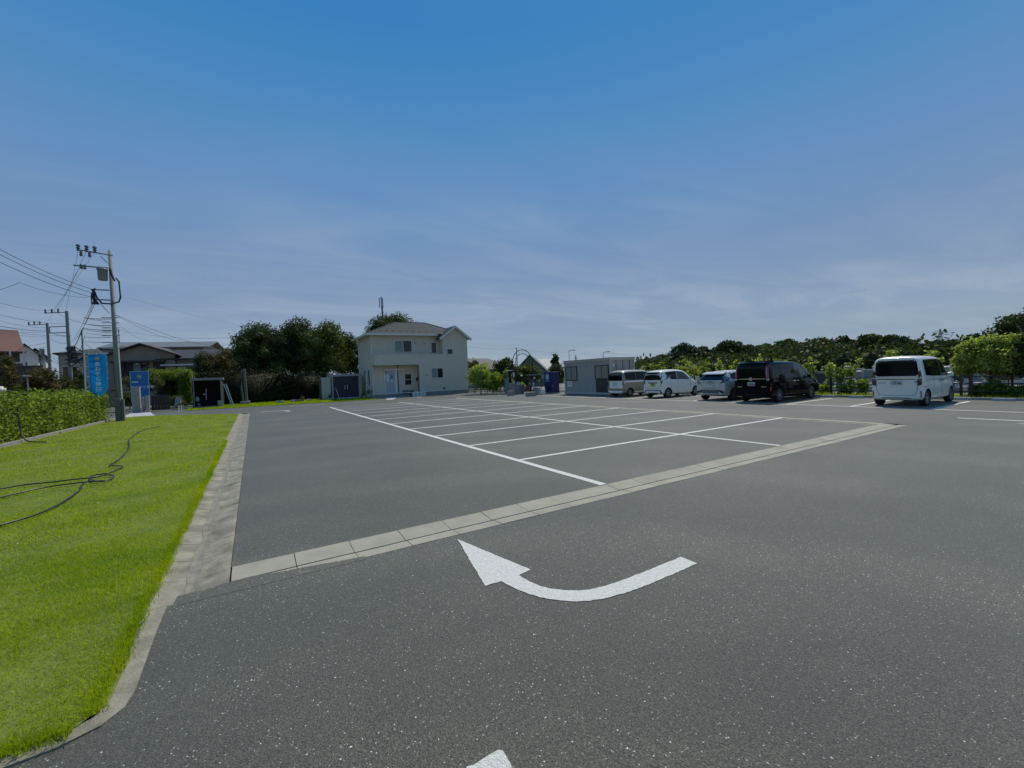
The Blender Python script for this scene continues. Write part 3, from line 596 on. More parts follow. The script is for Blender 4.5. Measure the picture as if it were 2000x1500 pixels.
for a in [(1916, 752, 22, 'low yellow green bush under the leaning maple'), (1945, 746, 18, 'upright leafy bush on the fence near the right edge'), (1988, 754, 26, 'low bush at the fence foot by the right edge')]:
    d = 25.4 / ray(a[0], 740).x; tree(a[0], d, a[1], a[2], L_HEDGE, a[3], base_h=0, leaf=.10, n=1500, lobes=7, core=.4, name='bush', cat='bush', trunk_r=.03)
# bright bush beside the cream house
for a in [(938, 711, 30, 41, 5200, 'big bright leafy bush against the right side of the cream house'), (962, 728, 26, 40, 3600, 'lower slope of bright bush beside the white flowers'), (990, 722, 13, 40, 1800, 'small bright shrub left of the entrance arch'), (1018, 748, 9, 42, 700, 'potted green plant in the red planter')]:
    tree(a[0], a[3], a[1], a[2], L_BRIGHT if a[0] != 962 else L_HEDGE, a[5], base_h=.05 if a[0] < 1010 else .3, leaf=.14, n=a[4], lobes=9, core=.5, name='bush', cat='bush')

# ================================================================== BUILDINGS
SIDING = mat('cream siding', (.67, .57, .44), .7, vary=.08, vscale=1.2, bump=.25, bscale=90)
ROOFG = mat('grey slate', (.026, .040, .040), .8, vary=.25, vscale=5, bump=.4, bscale=30)
FASC = mat('white trim', (.74, .70, .62), .4)
CURT = mat('frosted glass', (.20, .27, .24), .3, spec=.6)
PALEG = mat('curtained glass', (.20, .22, .21), .25)
def window(par, x0, x1, z0, z1, y, m=None, n=2, fr=.05, frm=None, transom=0, rot=None, name='window'):
    """sash window on a wall facing -Y at plane y; frame stands 3 cm proud"""
    frm = frm or FASC; mb = MB(); a, b = y - .035, y + .02
    mb.box(x0 - fr, x0, a, b, z0 - fr, z1 + fr).box(x1, x1 + fr, a, b, z0 - fr, z1 + fr).box(x0, x1, a - .002, b, z1, z1 + fr).box(x0, x1, a - .02, b, z0 - fr, z0)
    for k in range(1, n):
        xm = x0 + (x1 - x0) * k / n; mb.box(xm - fr * .4, xm + fr * .4, a, b, z0, z1)
    if transom: mb.box(x0, x1, a + .004, b, transom - fr * .4, transom + fr * .4)
    f = obj(mb, name, frm, par, local=True)
    ms_ = m if isinstance(m, (list, tuple)) else [m or GLASS] * n
    for k in range(n):
        xa = x0 + (x1 - x0) * k / n; xb = x0 + (x1 - x0) * (k + 1) / n
        obj(MB().box(xa + .003, xb - .003, y - .012 - .006 * (k % 2), y + .015, z0 + .002, z1 - .002), 'pane', ms_[k % len(ms_)], f, local=True)
    return f
# ---- cream two-storey house (own frame = place frame shifted to its corner)
HX, HY = 9.95, 42.0
H = thing('house', 'two storey cream house with grey hipped roof at the far side of the car park', 'house', (HX, HY, 0))
def P(mb, name, m, par=H, **k): return obj(mb, name, m, par, local=True, **k)
Wd = 9.8; XR = 7.0          # width, start of right wing
mb = MB()
mb.box(.0, Wd, 1.0, 7.0, .38, 6.25)                       # main block behind the recess
mb.box(XR, Wd, 0, .998, .38, 6.0); mb.yprism([(XR, 6.0), (Wd, 6.0), ((XR + Wd) / 2, 7.0)], .002, 3.0)
mb.box(4.40, XR - .002, 0, .996, .38, 3.2)               # lower right wing, flush
P(mb, 'wall', SIDING)
P(MB().box(.02, 4.39, .0, .995, 3.15, 3.3).box(.0, .12, .0, .99, 3.3, 4.12).box(.12, XR - .003, .001, .12, 3.2, 4.12), 'balcony', SIDING)
P(MB().box(-.03, XR + .0, -.03, .15, 4.121, 4.17).box(-.031, .15, .15, .99, 4.121, 4.17), 'balcony_rail', FASC)
P(MB().box(.03, Wd - .03, 1.03, 6.97, 0, .379).box(4.43, Wd - .031, .03, 1.02, 0, .378), 'foundation', CONCG)
P(MB().box(-.02, Wd + .02, -.03, -.002, .36, .42).box(-.02, 4.38, .97, .998, .36, .42), 'base_flashing', FASC)
# siding joints
mb = MB()
for z in (.84, 1.3, 1.76, 2.22, 2.68, 3.14, 3.6, 4.06, 4.52, 4.98, 5.44, 5.9): 
    if z < 3.1: mb.box(4.42, Wd - .01, -.004, .0, z, z + .008); mb.box(.01, 4.38, .994, .999, z, z + .008)
    elif z > 4.2: mb.box(XR + .02, Wd - .01, -.004, 0, z, z + .008); mb.box(.01, XR - .01, .994, .999, z, z + .008)
    mb.box(-.004, 0, 1.02, 6.98, z, z + .008)
o = P(mb, 'siding_joints', mat('siding joint', (.58, .48, .35), .8)); o['kind'] = 'stuff'
# hipped roof and cross gable
ov = .45; e0, e1, f0, f1 = -ov, Wd + .2, 1 - ov, 7 + ov; rz = 7.85; ez = 6.3
A, B, C_, D_ = (e0, f0, ez), (e1, f0, ez), (e1, f1, ez), (e0, f1, ez); R1, R2 = (3.3, 4.0, rz), (6.6, 4.0, rz)
mb = MB(); k = .09
low = [A, B, C_, D_]; mb.add([*low, R1, R2, *[(x, y, z - k) for x, y, z in low]], [(0, 1, 5, 4), (1, 2, 5), (2, 3, 4, 5), (3, 0, 4), (0, 6, 7, 1), (1, 7, 8, 2), (2, 8, 9, 3), (3, 9, 6, 0), (6, 9, 8, 7)])
rf = P(mb, 'roof', ROOFG)
gx = (XR + Wd) / 2; go = .38; sl_ = 1.0 / 1.4; xa, xb = XR - go, Wd + go; za = 6.0 - go * sl_ + .05; zt = 7.0 + .12
mb = MB()
for s_, x_ in ((0, xa), (1, xb)): mb.add([(x_, -.35, za), (gx, -.35, zt), (gx, 4.0, zt), (x_, 4.0, za), (x_, -.35, za - .09), (gx, -.35, zt - .09), (gx, 4, zt - .09), (x_, 4, za - .09)], [(0, 1, 2, 3), (4, 7, 6, 5), (0, 4, 5, 1), (3, 2, 6, 7), (0, 3, 7, 4)])
P(mb, 'gable_roof', ROOFG)
# slate courses as real steps
mb = MB()
for i in range(1, 9):
    t_ = i / 9; z = ez + (rz - ez) * t_ + .012; y = f0 + (4 - f0) * t_; x0 = e0 + (3.3 - e0) * t_; x1 = e1 + (6.6 - e1) * t_
    mb.box(x0 + .05, x1 - .05, y - .015, y + .02, z - .03, z)
o = P(mb, 'slate_courses', ROOFG, rf); o['kind'] = 'stuff'
for (a, b) in ((A, R1), (B, R2), (D_, R1), (C_, R2), (R1, R2)):
    P(MB().tube([(a[0], a[1], a[2] + .01), (b[0], b[1], b[2] + .02)], .045, 6), 'ridge_cap', ROOFG, rf)
for i in range(9): P(MB().box(.9 + i * .68, 1.0 + i * .68, f0 + .62, f0 + .68, ez + .26, ez + .34), 'snow_guard', BLACK, rf)
P(MB().box(e0 - .02, XR - .3, f0 - .1, f0 - .003, ez - .2, ez - .02).box(e0 - .1, e0 - .003, f0 - .1, f1, ez - .2, ez - .02), 'eaves_gutter', FASC)
P(MB().box(e0 + .002, XR - .3, f0 + .002, .998, ez - .13, ez - .10).box(e0 + .002, -.002, .998, f1 - .1, ez - .13, ez - .10), 'soffit', FASC)
for x_ in (xa, xb):                                      # barge boards
    P(MB().add([(x_, -.38, za - .02), (gx, -.38, zt - .02), (gx, -.38, zt - .22), (x_, -.38, za - .22), (x_, -.352, za - .02), (gx, -.352, zt - .02), (gx, -.352, zt - .22), (x_, -.352, za - .22)],
                [(0, 1, 2, 3), (4, 7, 6, 5), (0, 4, 5, 1), (3, 2, 6, 7), (0, 3, 7, 4)]), 'barge_board', FASC)
    s_ = 1 if x_ == xb else -1
    P(MB().add([(x_, -.35, za - .18), (gx, -.35, zt - .18), (gx, -.002, zt - .18), (x_, -.002, za - .18), (x_, -.35, za - .2), (gx, -.35, zt - .2), (gx, -.002, zt - .2), (x_, -.002, za - .2)], [(0, 1, 2, 3), (4, 7, 6, 5), (0, 4, 5, 1), (3, 2, 6, 7), (0, 3, 7, 4), (1, 5, 6, 2)]), 'gable_soffit', FASC)
window(H, 2.32, 4.02, 4.48, 5.6, 1.0, [CURT, GLASS]); window(H, 6.16, 6.68, 4.36, 5.42, 1.0, None, 1)
window(H, 7.5, 8.08, 4.16, 4.68, 0, None, 1); window(H, 5.68, 6.9, 1.75, 2.7, 0, [CURT, GLASS]); window(H, 3.2, 3.86, 1.14, 2.26, 1.0, None, 1, transom=1.68)
# west side slit windows
for y_ in (2.2, 3.9):
    fr_ = P(MB().box(-.03, 0, y_ - .04, y_, 1.3, 2.75).box(-.03, 0, y_ + .28, y_ + .32, 1.3, 2.75).box(-.03, 0, y_, y_ + .28, 2.7, 2.75).box(-.03, 0, y_, y_ + .28, 1.3, 1.35), 'window', mat('bronze frame', (.05, .045, .04), .4))
    P(MB().box(-.015, .001, y_ + .002, y_ + .278, 1.352, 2.698), 'pane', GLASS, fr_)
# entrance door
d_ = P(MB().box(1.22, 2.2, .93, .998, .38, 2.62), 'door', mat('pale blue grey door', (.46, .44, .44), .45, vary=.12, vscale=2)); 
P(MB().box(2.08, 2.12, .88, .93, 1.1, 1.6), 'handle', CHROME, d_)
PAPER = mat('paper', (.66, .67, .70), .6); INKG = mat('ink grey', (.10, .13, .20), .6)
P(MB().box(1.30, 1.62, .915, .929, 1.85, 2.25), 'notice', PAPER, d_); P(MB().box(1.33, 1.6, .915, .929, 1.55, 1.83), 'notice', PAPER, d_)
P(MB().box(1.74, 1.98, .915, .929, 1.78, 2.24), 'notice', mat('blue notice', (.22, .28, .42), .6), d_); P(MB().box(1.74, 1.94, .915, .929, 1.5, 1.74), 'notice', PAPER, d_)
P(MB().box(1.75, 1.96, .91, .9145, 2.0, 2.1).box(1.79, 1.92, .91, .9145, 1.86, 1.92).box(1.77, 1.9, .91, .9145, 1.58, 1.62), 'notice_text', INKG, d_)
P(MB().box(1.12, 1.218, .90, .998, .38, 2.74).box(2.202, 2.42, .95, .998, .38, 2.62), 'door_frame', FASC); P(MB().box(1.12, 3.1, .86, .998, 2.63, 2.80), 'awning_box', FASC)
P(MB().box(1.2, 1.34, .9, .929, 2.44, 2.56), 'camera_unit', BLACK, d_)
P(MB().tube([(2.5, .97, .4), (2.5, .97, 3.14)], .045, 8), 'downpipe', mat('dark pipe', (.06, .06, .055), .5))
P(MB().tube([(.02, .45, 6.2), (.02, .92, 5.9), (.05, .94, .1)], .05, 8), 'downpipe', FASC)
P(MB().tube([(-.06, 3.2, .1), (-.06, 3.2, 3.0)], .05, 8), 'downpipe', FASC); P(MB().tube([(-.05, .3, 3.5), (-.1, .45, 3.25), (-.02, .9, 3.0)], .045, 8), 'downpipe', FASC)
for x_ in (4.28, 5.25):
    P(MB().tube([(x_, .96, 4.15), (x_, .96, 5.75)], .055, 8), 'drain_pipe', FASC)
for x_, y_, z_ in ((4.5, 1, 5.4), (5.42, 1, 5.4), (5.2, 0, 2.1)):
    P(MB().lathe([(.10, 0), (.10, -.05), (.06, -.12), (.02, -.13)], 10, (x_, y_, z_), 'y'), 'vent_cap', ALU)
P(MB().box(9.38, 9.5, -.1, -.001, 1.85, 2.15), 'meter_box', WHITE); P(MB().box(.86, .94, .96, .998, 1.55, 1.68), 'intercom', WHITE)
P(MB().box(4.2, 4.38, .3, .55, 1.5, 1.85), 'letter_box', BLACK); P(MB().tube([(4.3, .12, .2), (4.3, .12, 2.9)], .04, 6), 'downpipe', mat('dark pipe', (.06, .06, .055), .5))
P(MB().box(2.3, 4.3, .3, .97, 0, .15).box(2.6, 4.1, .5, .969, .15, .30), 'porch_step', CONCG)
P(MB().box(6.9, 7.05, -.09, -.001, .55, .7), 'socket_box', BLACK)

# ---- generic background house: gable or hip, built in its own frame facing -Y
def bghouse(label, px_, depth, wpx, top, eave, yaw, wallm, roofm, kind='gable', dep=7, wins=(), name='house', ov=.5, ridge_along='x', group=None, basez=0, hipf=.3):
    x, y = base(px_, depth); t = thing(name, label, 'house', (x, y, 0), group, yaw); w = wpx / FPX * depth; zt = hgt(px_, top, x, y); ze = hgt(px_, eave, x, y)
    mb = MB().box(-w / 2, w / 2, 0, dep, basez, ze)
    if kind == 'gable' and ridge_along == 'y': mb.yprism([(-w / 2, ze), (w / 2, ze), (0, zt - .15)], .001, dep - .001)
    if kind == 'gable' and ridge_along == 'x': mb.xprism([(0, ze), (dep, ze), (dep / 2, zt - .15)], -w / 2 + .001, w / 2 - .001)
    obj(mb, 'wall', wallm, t, local=True)
    mb = MB(); k = .14
    if kind == 'gable' and ridge_along == 'y':
        s = (zt - ze) / (w / 2)
        for sg in (-1, 1): mb.add([(sg * (w / 2 + ov), -ov, ze - ov * s + .1), (0, -ov, zt + .1), (0, dep + ov, zt + .1), (sg * (w / 2 + ov), dep + ov, ze - ov * s + .1), (sg * (w / 2 + ov), -ov, ze - ov * s + .1 - k), (0, -ov, zt + .1 - k), (0, dep + ov, zt + .1 - k), (sg * (w / 2 + ov), dep + ov, ze - ov * s + .1 - k)],
                                   [(0, 1, 2, 3), (4, 7, 6, 5), (0, 4, 5, 1), (3, 2, 6, 7), (0, 3, 7, 4)])
    elif kind == 'gable':
        s = (zt - ze) / (dep / 2)
        for y0_, yy in ((-ov, 1), (dep + ov, -1)): mb.add([(-w / 2 - ov, y0_, ze - ov * s + .1), (w / 2 + ov, y0_, ze - ov * s + .1), (w / 2 + ov, dep / 2, zt + .1), (-w / 2 - ov, dep / 2, zt + .1), (-w / 2 - ov, y0_, ze - ov * s + .1 - k), (w / 2 + ov, y0_, ze - ov * s + .1 - k), (w / 2 + ov, dep / 2, zt + .1 - k), (-w / 2 - ov, dep / 2, zt + .1 - k)],
                                   [(0, 1, 2, 3), (4, 7, 6, 5), (0, 4, 5, 1), (3, 2, 6, 7), (0, 3, 7, 4), (1, 5, 6, 2)])
    else:
        q = w * hipf; lo = [(-w / 2 - ov, -ov), (w / 2 + ov, -ov), (w / 2 + ov, dep + ov), (-w / 2 - ov, dep + ov)]
        mb.add([(a, b, ze + .1) for a, b in lo] + [(-w / 2 + q, dep / 2, zt + .1), (w / 2 - q, dep / 2, zt + .1)] + [(a, b, ze - .04) for a, b in lo], [(0, 1, 5, 4), (1, 2, 5), (2, 3, 4, 5), (3, 0, 4), (0, 6, 7, 1), (1, 7, 8, 2), (2, 8, 9, 3), (3, 9, 6, 0), (6, 9, 8, 7)])
    r = obj(mb, 'roof', roofm, t, local=True)
    for (a, b, c, d, *m_) in wins: window(t, a * w / 2, b * w / 2, c * ze, d * ze, 0, m_[0] if m_ else None, m_[1] if len(m_) > 1 else 2, fr=.06, frm=m_[2] if len(m_) > 2 else None)
    return t, w, ze, zt
WBROWN = mat('brown render', (.37, .28, .20), .85, vary=.2, vscale=1.5); WGREY = mat('grey render', (.44, .39, .32), .85, vary=.2, vscale=1); WWHITE = mat('white siding', (.76, .73, .66), .7, vary=.1)
TILE = mat('dark roof tile', (.05, .05, .05), .7, vary=.3, vscale=6); TILEB = mat('brown roof tile', (.085, .065, .05), .7, vary=.3, vscale=6); TILEG = mat('grey metal roof', (.20, .20, .19), .5, vary=.3, vscale=2, squash=(6, .5, 1))
REDR = mat('red brown roof', (.19, .085, .06), .75, vary=.25, vscale=5); GREENR = mat('green grey roof', (.155, .18, .15), .6, vary=.15, vscale=2); WGREEN = mat('green grey wall', (.155, .165, .14), .8, vary=.1)
SHUT = mat('dark shutter', (.045, .042, .038), .7, squash=(30, 1, 1), vary=.4, vscale=1)
BRK = mat('brown tile wall', (.12, .085, .07), .8, vary=.25, vscale=6)
# brown house behind the blue banners
yawB = math.radians(-8)
t, w, ze, zt = bghouse('brown rendered house with shallow gable and dark shutters behind the gate', 280, 50, 104, 672, 692, yawB, WBROWN, TILEB, 'gable', 9, ridge_along='y',
                       wins=[(-.52, .18, .56, .83, [SHUT, PALEG, GLASS], 3, SHUT)], ov=.6)
obj(MB().box(-w * .44, w * .36, -.75, -.001, ze * .845, ze * .875), 'window_hood', TILEB, t, local=True)
obj(MB().box(-w * .42, -w * .27, -.16, -.001, ze * .44, ze * .83), 'shutter_box', SHUT, t, local=True)
obj(MB().box(w * .16, w * .34, -.16, -.001, ze * .44, ze * .83), 'shutter_box', SHUT, t, local=True)
mb = MB(); 
for k in range(13): mb.box(-w * .26 + k * .17, -w * .26 + k * .17 + .03, -.5, -.47, ze * .45, ze * .56)
mb.box(-w * .27, w * .15, -.51, -.46, ze * .56, ze * .575).box(-w * .27, w * .15, -.51, -.46, ze * .44, ze * .452); obj(mb, 'balcony_rail', SHUT, t, local=True)
obj(MB().lathe([(.02, .2), (.16, .1), (.2, 0)], 10, (-w * .06, -.35, ze * .80)), 'wall_lamp', WHITE, t, local=True)
obj(MB().box(-w * .5, w * .5, -.04, -.001, ze * .30, ze * .315), 'trim_band', TILEB, t, local=True)
t, w, ze, zt = bghouse('lower brown wing with long row of windows right of the brown gable', 374, 52, 92, 681, 698, math.radians(-14), WBROWN, TILE, 'gable', 6, ridge_along='x',
                       wins=[(-.95, -.45, .45, .78, [PALEG, GLASS, PALEG], 3), (-.35, .25, .42, .8, [PALEG, GLASS, PALEG, PALEG], 4)], ov=.6)
obj(MB().box(-w * .48, w * .2, -.9, -.001, ze * .82, ze * .85).box(-w * .48, w * .2, -.9, -.85, ze * .36, ze * .38), 'veranda', ALU, t, local=True)
for k in range(4): obj(MB().box(-w * .47 + k * 1.3, -w * .47 + k * 1.3 + .07, -.88, -.82, 0, ze * .82), 'post', SHUT, t, local=True)
t, w, ze, zt = bghouse('long pale metal roof behind the brown gable', 310, 60, 150, 664, 677, math.radians(-10), WGREY, TILEG, 'gable', 8, ridge_along='x', ov=.9, name='house')
x, y = base(238, 52)
# grey houses behind the utility pole and flag
bghouse('tall narrow grey wall house right behind the concrete utility pole', 232, 50, 42, 674, 682, math.radians(6), WGREY, TILE, 'hip', 6, wins=[(-.3, .0, .62, .8, None, 1)], ov=.3)
bghouse('dark roofed cream house behind the blue banner', 185, 62, 96, 679, 691, math.radians(8), WGREY, TILE, 'hip', 8, wins=[(-.9, -.5, .5, .75), (.0, .4, .5, .75)], ov=.5, hipf=.4)
# far left: red roofed house with steep roof, white gabled houses
t, w, ze, zt = bghouse('white house with steep red brown roof at the left edge', -26, 44, 84, 637, 683, math.radians(24), WWHITE, REDR, 'gable', 7, ridge_along='x', wins=[(.05, .5, .55, .85, GLASS, 2), (-.6, -.2, .55, .85, GLASS, 2)], ov=.5)
t, w, ze, zt = bghouse('lower red brown roofed wing beside the steep red roof', 17, 43, 32, 657, 684, math.radians(24), BRK, REDR, 'gable', 5, ridge_along='x', wins=[(-.6, .3, .55, .9, GLASS, 2)], ov=.4)
obj(MB().box(-w * .6, w * .62, -1.3, -1.24, ze * .78, ze * .8).box(-w * .6, w * .62, -1.3, -1.24, ze * .56, ze * .58).box(-w * .6, w * .62, -1.3, -.002, ze * .5, ze * .53), 'balcony_rail', FASC, t, local=True)
for k in range(3): obj(MB().box(-w * .55 + k * w * .55, -w * .55 + k * w * .55 + .12, -1.28, -1.16, 0, ze * .99), 'post', FASC, t, local=True)
t, w, ze, zt = bghouse('white gabled house with dark dormer roof, nearer of the two white gables', 52, 52, 34, 672, 692, math.radians(14), WWHITE, TILE, 'gable', 8, ridge_along='y', wins=[(-.5, .1, .64, .86, GLASS, 2)], ov=.35)
obj(MB().box(-w * .8, w * .4, -1.1, -.002, ze * .42, ze * .6), 'balcony', WWHITE, t, local=True)
t, w, ze, zt = bghouse('small white gabled house with bay window beside the leftmost pole', 72, 54, 26, 681, 694, math.radians(14), WWHITE, TILE, 'gable', 8, ridge_along='y', wins=[(-.3, .5, .6, .85, GLASS, 1)], ov=.3)
obj(MB().box(-w * .4, w * .5, -.7, -.002, ze * .5, ze * .58), 'bay_sill', WWHITE, t, local=True)
bghouse('brown tiled garden wall building below the white gables', 40, 42, 60, 714, 716, math.radians(20), BRK, BRK, 'hip', 4, ov=.05)
x, y = base(24, 34); t = thing('carport', 'light grey flat carport roof on a single white post behind the hedge', 'carport', (x, y, 0))
z = hgt(24, 734, x, y); obj(MB().box(-.9, .9, -1, 1, z - .08, z), 'roof', ALU, t, local=True); obj(MB().box(-.05, .05, -.8, -.7, 0, z - .08), 'post', FASC, t, local=True); obj(MB().box(.55, .65, .7, .8, 0, z - .08), 'post', FASC, t, local=True)
x, y = base(2, 30); t = thing('satellite_dish', 'small white satellite dish peeking over the hedge at the left edge', 'dish', (x, y, 0)); z = hgt(2, 762, x, y)
obj(MB().lathe([(.02, .0), (.16, -.04), (.26, -.12), (.27, -.13)], 16, (0, 0, z), 'y'), 'dish', WHITE, t, local=True, smooth=True); obj(MB().tube([(0, .05, 0), (0, .05, z)], .025, 6), 'post', STEEL, t, local=True)
# roofs seen right of the cream house
bghouse('grey hipped roof house right of the cream house', 972, 66, 66, 698, 720, math.radians(20), WGREY, TILE, 'gable', 9, ridge_along='x', ov=.5)
t, w, ze, zt = bghouse('steep green grey gabled house behind the entrance arch', 1036, 60, 84, 694, 735, math.radians(-38), WGREEN, GREENR, 'gable', 9, ridge_along='y', wins=[(-.45, .05, .80, .97, PALEG, 2), (.55, .8, .80, .97, PALEG, 1)], ov=.4)
obj(MB().box(-w * .42, -w * .26, 2.2, 3.2, ze * 1.25, ze * 1.52), 'skylight', PALEG, t, local=True)
bghouse('pale grey steep roof behind the dark conifer', 1078, 72, 50, 699, 730, math.radians(-20), WGREY, mat('pale roof', (.26, .28, .28), .6, vary=.1), 'gable', 9, ridge_along='x', ov=.4)
bghouse('white walled house glimpsed through the big trees', 612, 66, 56, 688, 708, math.radians(5), WWHITE, TILE, 'hip', 8, wins=[(-.6, -.2, .5, .8), (.2, .6, .5, .8)], ov=.5)
bghouse('pale house with blue green roof left of the tall round tree', 452, 62, 34, 678, 688, math.radians(5), WWHITE, mat('teal roof', (.06, .10, .095), .6), 'hip', 6, ov=.4, hipf=.45)
bghouse('white house low between the trunks behind the dark hedge', 505, 60, 34, 745, 750, math.radians(5), WWHITE, TILE, 'hip', 6, wins=[(-.5, .3, .2, .7)], ov=.3)

# ---- office container
C0 = 21.2; t = thing('container_office', 'grey prefabricated office container with windows beside the parked cars', 'container', (C0, 22.1, 0))
CONTM = mat('container panel', (.39, .355, .31), .5, vary=.06, vscale=2); CONTF = mat('container frame', (.50, .47, .41), .45); CONTD = mat('container dark panel', (.045, .048, .045), .5)
def K(mb, name, m, par=t, **k): return obj(mb, name, m, par, local=True, **k)
LY, LX, HC = 5.2, 2.35, 2.62
K(MB().box(.05, LX - .05, .05, LY - .05, .16, HC - .1), 'shell', CONTM)
mb = MB()
for a, b in ((0, 0), (LX - .12, 0), (0, LY - .12), (LX - .12, LY - .12)): mb.box(a, a + .12, b, b + .12, .08, HC)
K(mb, 'corner_posts', CONTF); K(MB().box(-.02, LX + .02, -.02, LY + .02, HC - .16, HC - .02).box(-.06, LX + .06, -.06, LY + .06, HC - .018, HC + .03), 'roof', CONTF)
K(MB().box(.0, LX, .0, LY, .05, .2), 'base_frame', CONTF)
for y_ in (1.72, 2.62, 3.52): K(MB().box(.02, .05, y_, y_ + .05, .2, HC - .16), 'rib', CONTF); K(MB().box(.03, .05, y_ + .052, y_ + .075, .2, HC - .16), 'joint', CONTD)
for x_ in (.55, 1.2, 1.85): K(MB().box(x_, x_ + .04, .03, .05, .2, HC - .16), 'rib', CONTD)
def xwin(par, y0, y1, z0, z1, n=2):
    mb = MB().box(-.02, .05, y0 - .05, y0, z0 - .05, z1 + .05).box(-.02, .05, y1, y1 + .05, z0 - .05, z1 + .05).box(-.019, .05, y0, y1, z1, z1 + .05).box(-.04, .05, y0, y1, z0 - .05, z0)
    for k in range(1, n): mb.box(-.018, .05, y0 + (y1 - y0) * k / n - .02, y0 + (y1 - y0) * k / n + .02, z0, z1)
    f = K(mb, 'window', CONTD, par)
    for k in range(n): K(MB().box(.0, .049, y0 + (y1 - y0) * k / n + .003, y0 + (y1 - y0) * (k + 1) / n - .003, z0 + .003, z1 - .003), 'pane', mat('blind behind glass', (.28, .26, .20), .3), f)
xwin(t, 3.68, 4.95, 1.12, 2.12); xwin(t, .28, 1.55, 1.22, 2.1)
dr = K(MB().box(.0, .049, .28, 1.55, .2, 1.15), 'door', CONTD); K(MB().box(-.01, -.001, .9, .93, .2, 1.15), 'door_seam', BLACK, dr)
sg = K(MB().box(.02, .049, 4.3, 4.85, .62, 1.05), 'notice_board', WHITE)
K(MB().box(.012, .019, 4.42, 4.68, .88, .92).box(.012, .019, 4.38, 4.72, .76, .80), 'notice_text', INKG, sg)
K(MB().box(.2, .32, -.04, .05, 2.0, 2.2), 'wall_lamp', WHITE)
for a in (.3, 2.6, 4.9): K(MB().box(.1, .5, a, a + .25, 0, .05).box(LX - .5, LX - .1, a, a + .25, 0, .05), 'footing_block', CONCG)

# ---- storage sheds
def shed(label, px0, px1, top, bot_y, depthY, doorm, framem, dep=1.6, door=True, opened=False):
    x0, x1 = None, None
    def onY(px_, py, Y): d = ray(px_, py); return CP + d * (Y / d.y)
    a, b = onY(px0, top, depthY), onY(px1, top, depthY); zt = (a.z + b.z) / 2; w = b.x - a.x
    t = thing('storage_shed', label, 'shed', (a.x, depthY, 0)); q = lambda mb, n, m, par=None, **k: obj(mb, n, m, par or t, local=True, **k)
    q(MB().box(-.08, w + .08, -.12, dep, zt - .2, zt), 'roof', framem); q(MB().box(0, .13, -.04, .1, .1, zt - .2), 'post', framem); q(MB().box(w - .13, w, -.04, .1, .1, zt - .2), 'post', framem)
    q(MB().box(.0, w, -.05, dep, 0, .1), 'base', CONCG)
    if not opened:
        q(MB().box(.02, w - .02, .1, dep - .02, .1, zt - .2), 'wall', framem)
        n = 4
        for k in range(n):
            xa, xb = .13 + (w - .26) * k / n, .13 + (w - .26) * (k + 1) / n
            d_ = q(MB().box(xa + .005, xb - .005, .0 + .015 * (k % 2), .09, .12, zt - .21), 'door', doorm)
            if k in (1, 2): q(MB().box(xb - .14 if k == 1 else xa + .1, xb - .10 if k == 1 else xa + .14, -.03, .0, zt * .38, zt * .56), 'handle', ALU, d_)
    else:
        q(MB().box(.0, w, dep - .06, dep, .1, zt - .2).box(0, .05, .1, dep - .06, .1, zt - .2).box(w - .05, w, .1, dep - .06, .1, zt - .2), 'wall', doorm)
    return t, w, zt
BLK = mat('dark inner wall', (.015, .016, .015), .8)
t1, w1, z1_ = shed('open shed with grey frame and dark interior beside the leaning ladder', 374, 433, 738, 790, 44.6, BLK, mat('grey shed frame', (.20, .205, .20), .5), 2.0, opened=True)
obj(MB().box(.0, .06, -.04, .0, .1, z1_ - .2), 'edge_strip', ALU, t1, local=True); obj(MB().box(w1 - .36, w1 + .02, -.3, -.06, 0, .55), 'footing_block', CONCG, t1, local=True)
x0 = t1.location.x
def simple(name, label, cat, mb, m, loc, group=None, **k):
    o = obj(mb, name, m, None, label=label, cat=cat, group=group, **k); o.location = loc; return o
simple('broom', 'pale broom handle hanging inside the open dark shed', 'broom', MB().tube([(0, 0, 0), (.02, .02, .95)], .025, 6), ALU, (x0 + .88, 45.2, .65))
simple('bucket', 'small grey bucket on the floor of the open shed', 'bucket', MB().lathe([(.11, 0), (.14, .28), (.12, .28), (.1, .03)], 12), mat('grey plastic', (.2, .2, .21), .5), (x0 + .35, 45, .1), smooth=True)
simple('plastic_bag', 'crumpled pale bag at the left wall of the open shed', 'bag', MB().lathe([(.1, 0), (.17, .12), (.13, .3), (.03, .42)], 7), mat('bag', (.3, .32, .32), .6), (x0 + .28, 44.9, .55))
simple('tool_box', 'small white box on the shelf inside the open shed', 'box', MB().box(0, .18, 0, .1, 0, .07), WHITE, (x0 + .66, 45.3, 1.1))
ld = thing('ladder', 'aluminium ladder leaning against the right post of the open shed', 'ladder', (x0 + w1 + .12, 44.4, 0))
for dx_ in (0, .16): obj(MB().tube([(.52 + dx_ * .8, 0, 0), (.0 + dx_, .25, 1.95)], .032, 6), 'rail', ALU, ld, local=True)
for k in range(6): obj(MB().tube([(.5 - .52 * k / 6.2, .02 + .03 * k, .15 + k * .3), (.64 - .5 * k / 6.2, .02 + .03 * k, .15 + k * .3)], .012, 5), 'rung', ALU, ld, local=True)
t2, w2_, z2_ = shed('steel shed with dark blue doors and grey frame left of the cream house', 647, 702, 731, 776, 46, mat('navy door', (.010, .014, .035), .45, vary=.2, vscale=2), mat('shed frame light', (.34, .35, .34), .5), 2.0)
lk = thing('garden_locker', 'tall grey narrow locker standing left of the blue door shed', 'locker', (5.75, 46.1, 0))
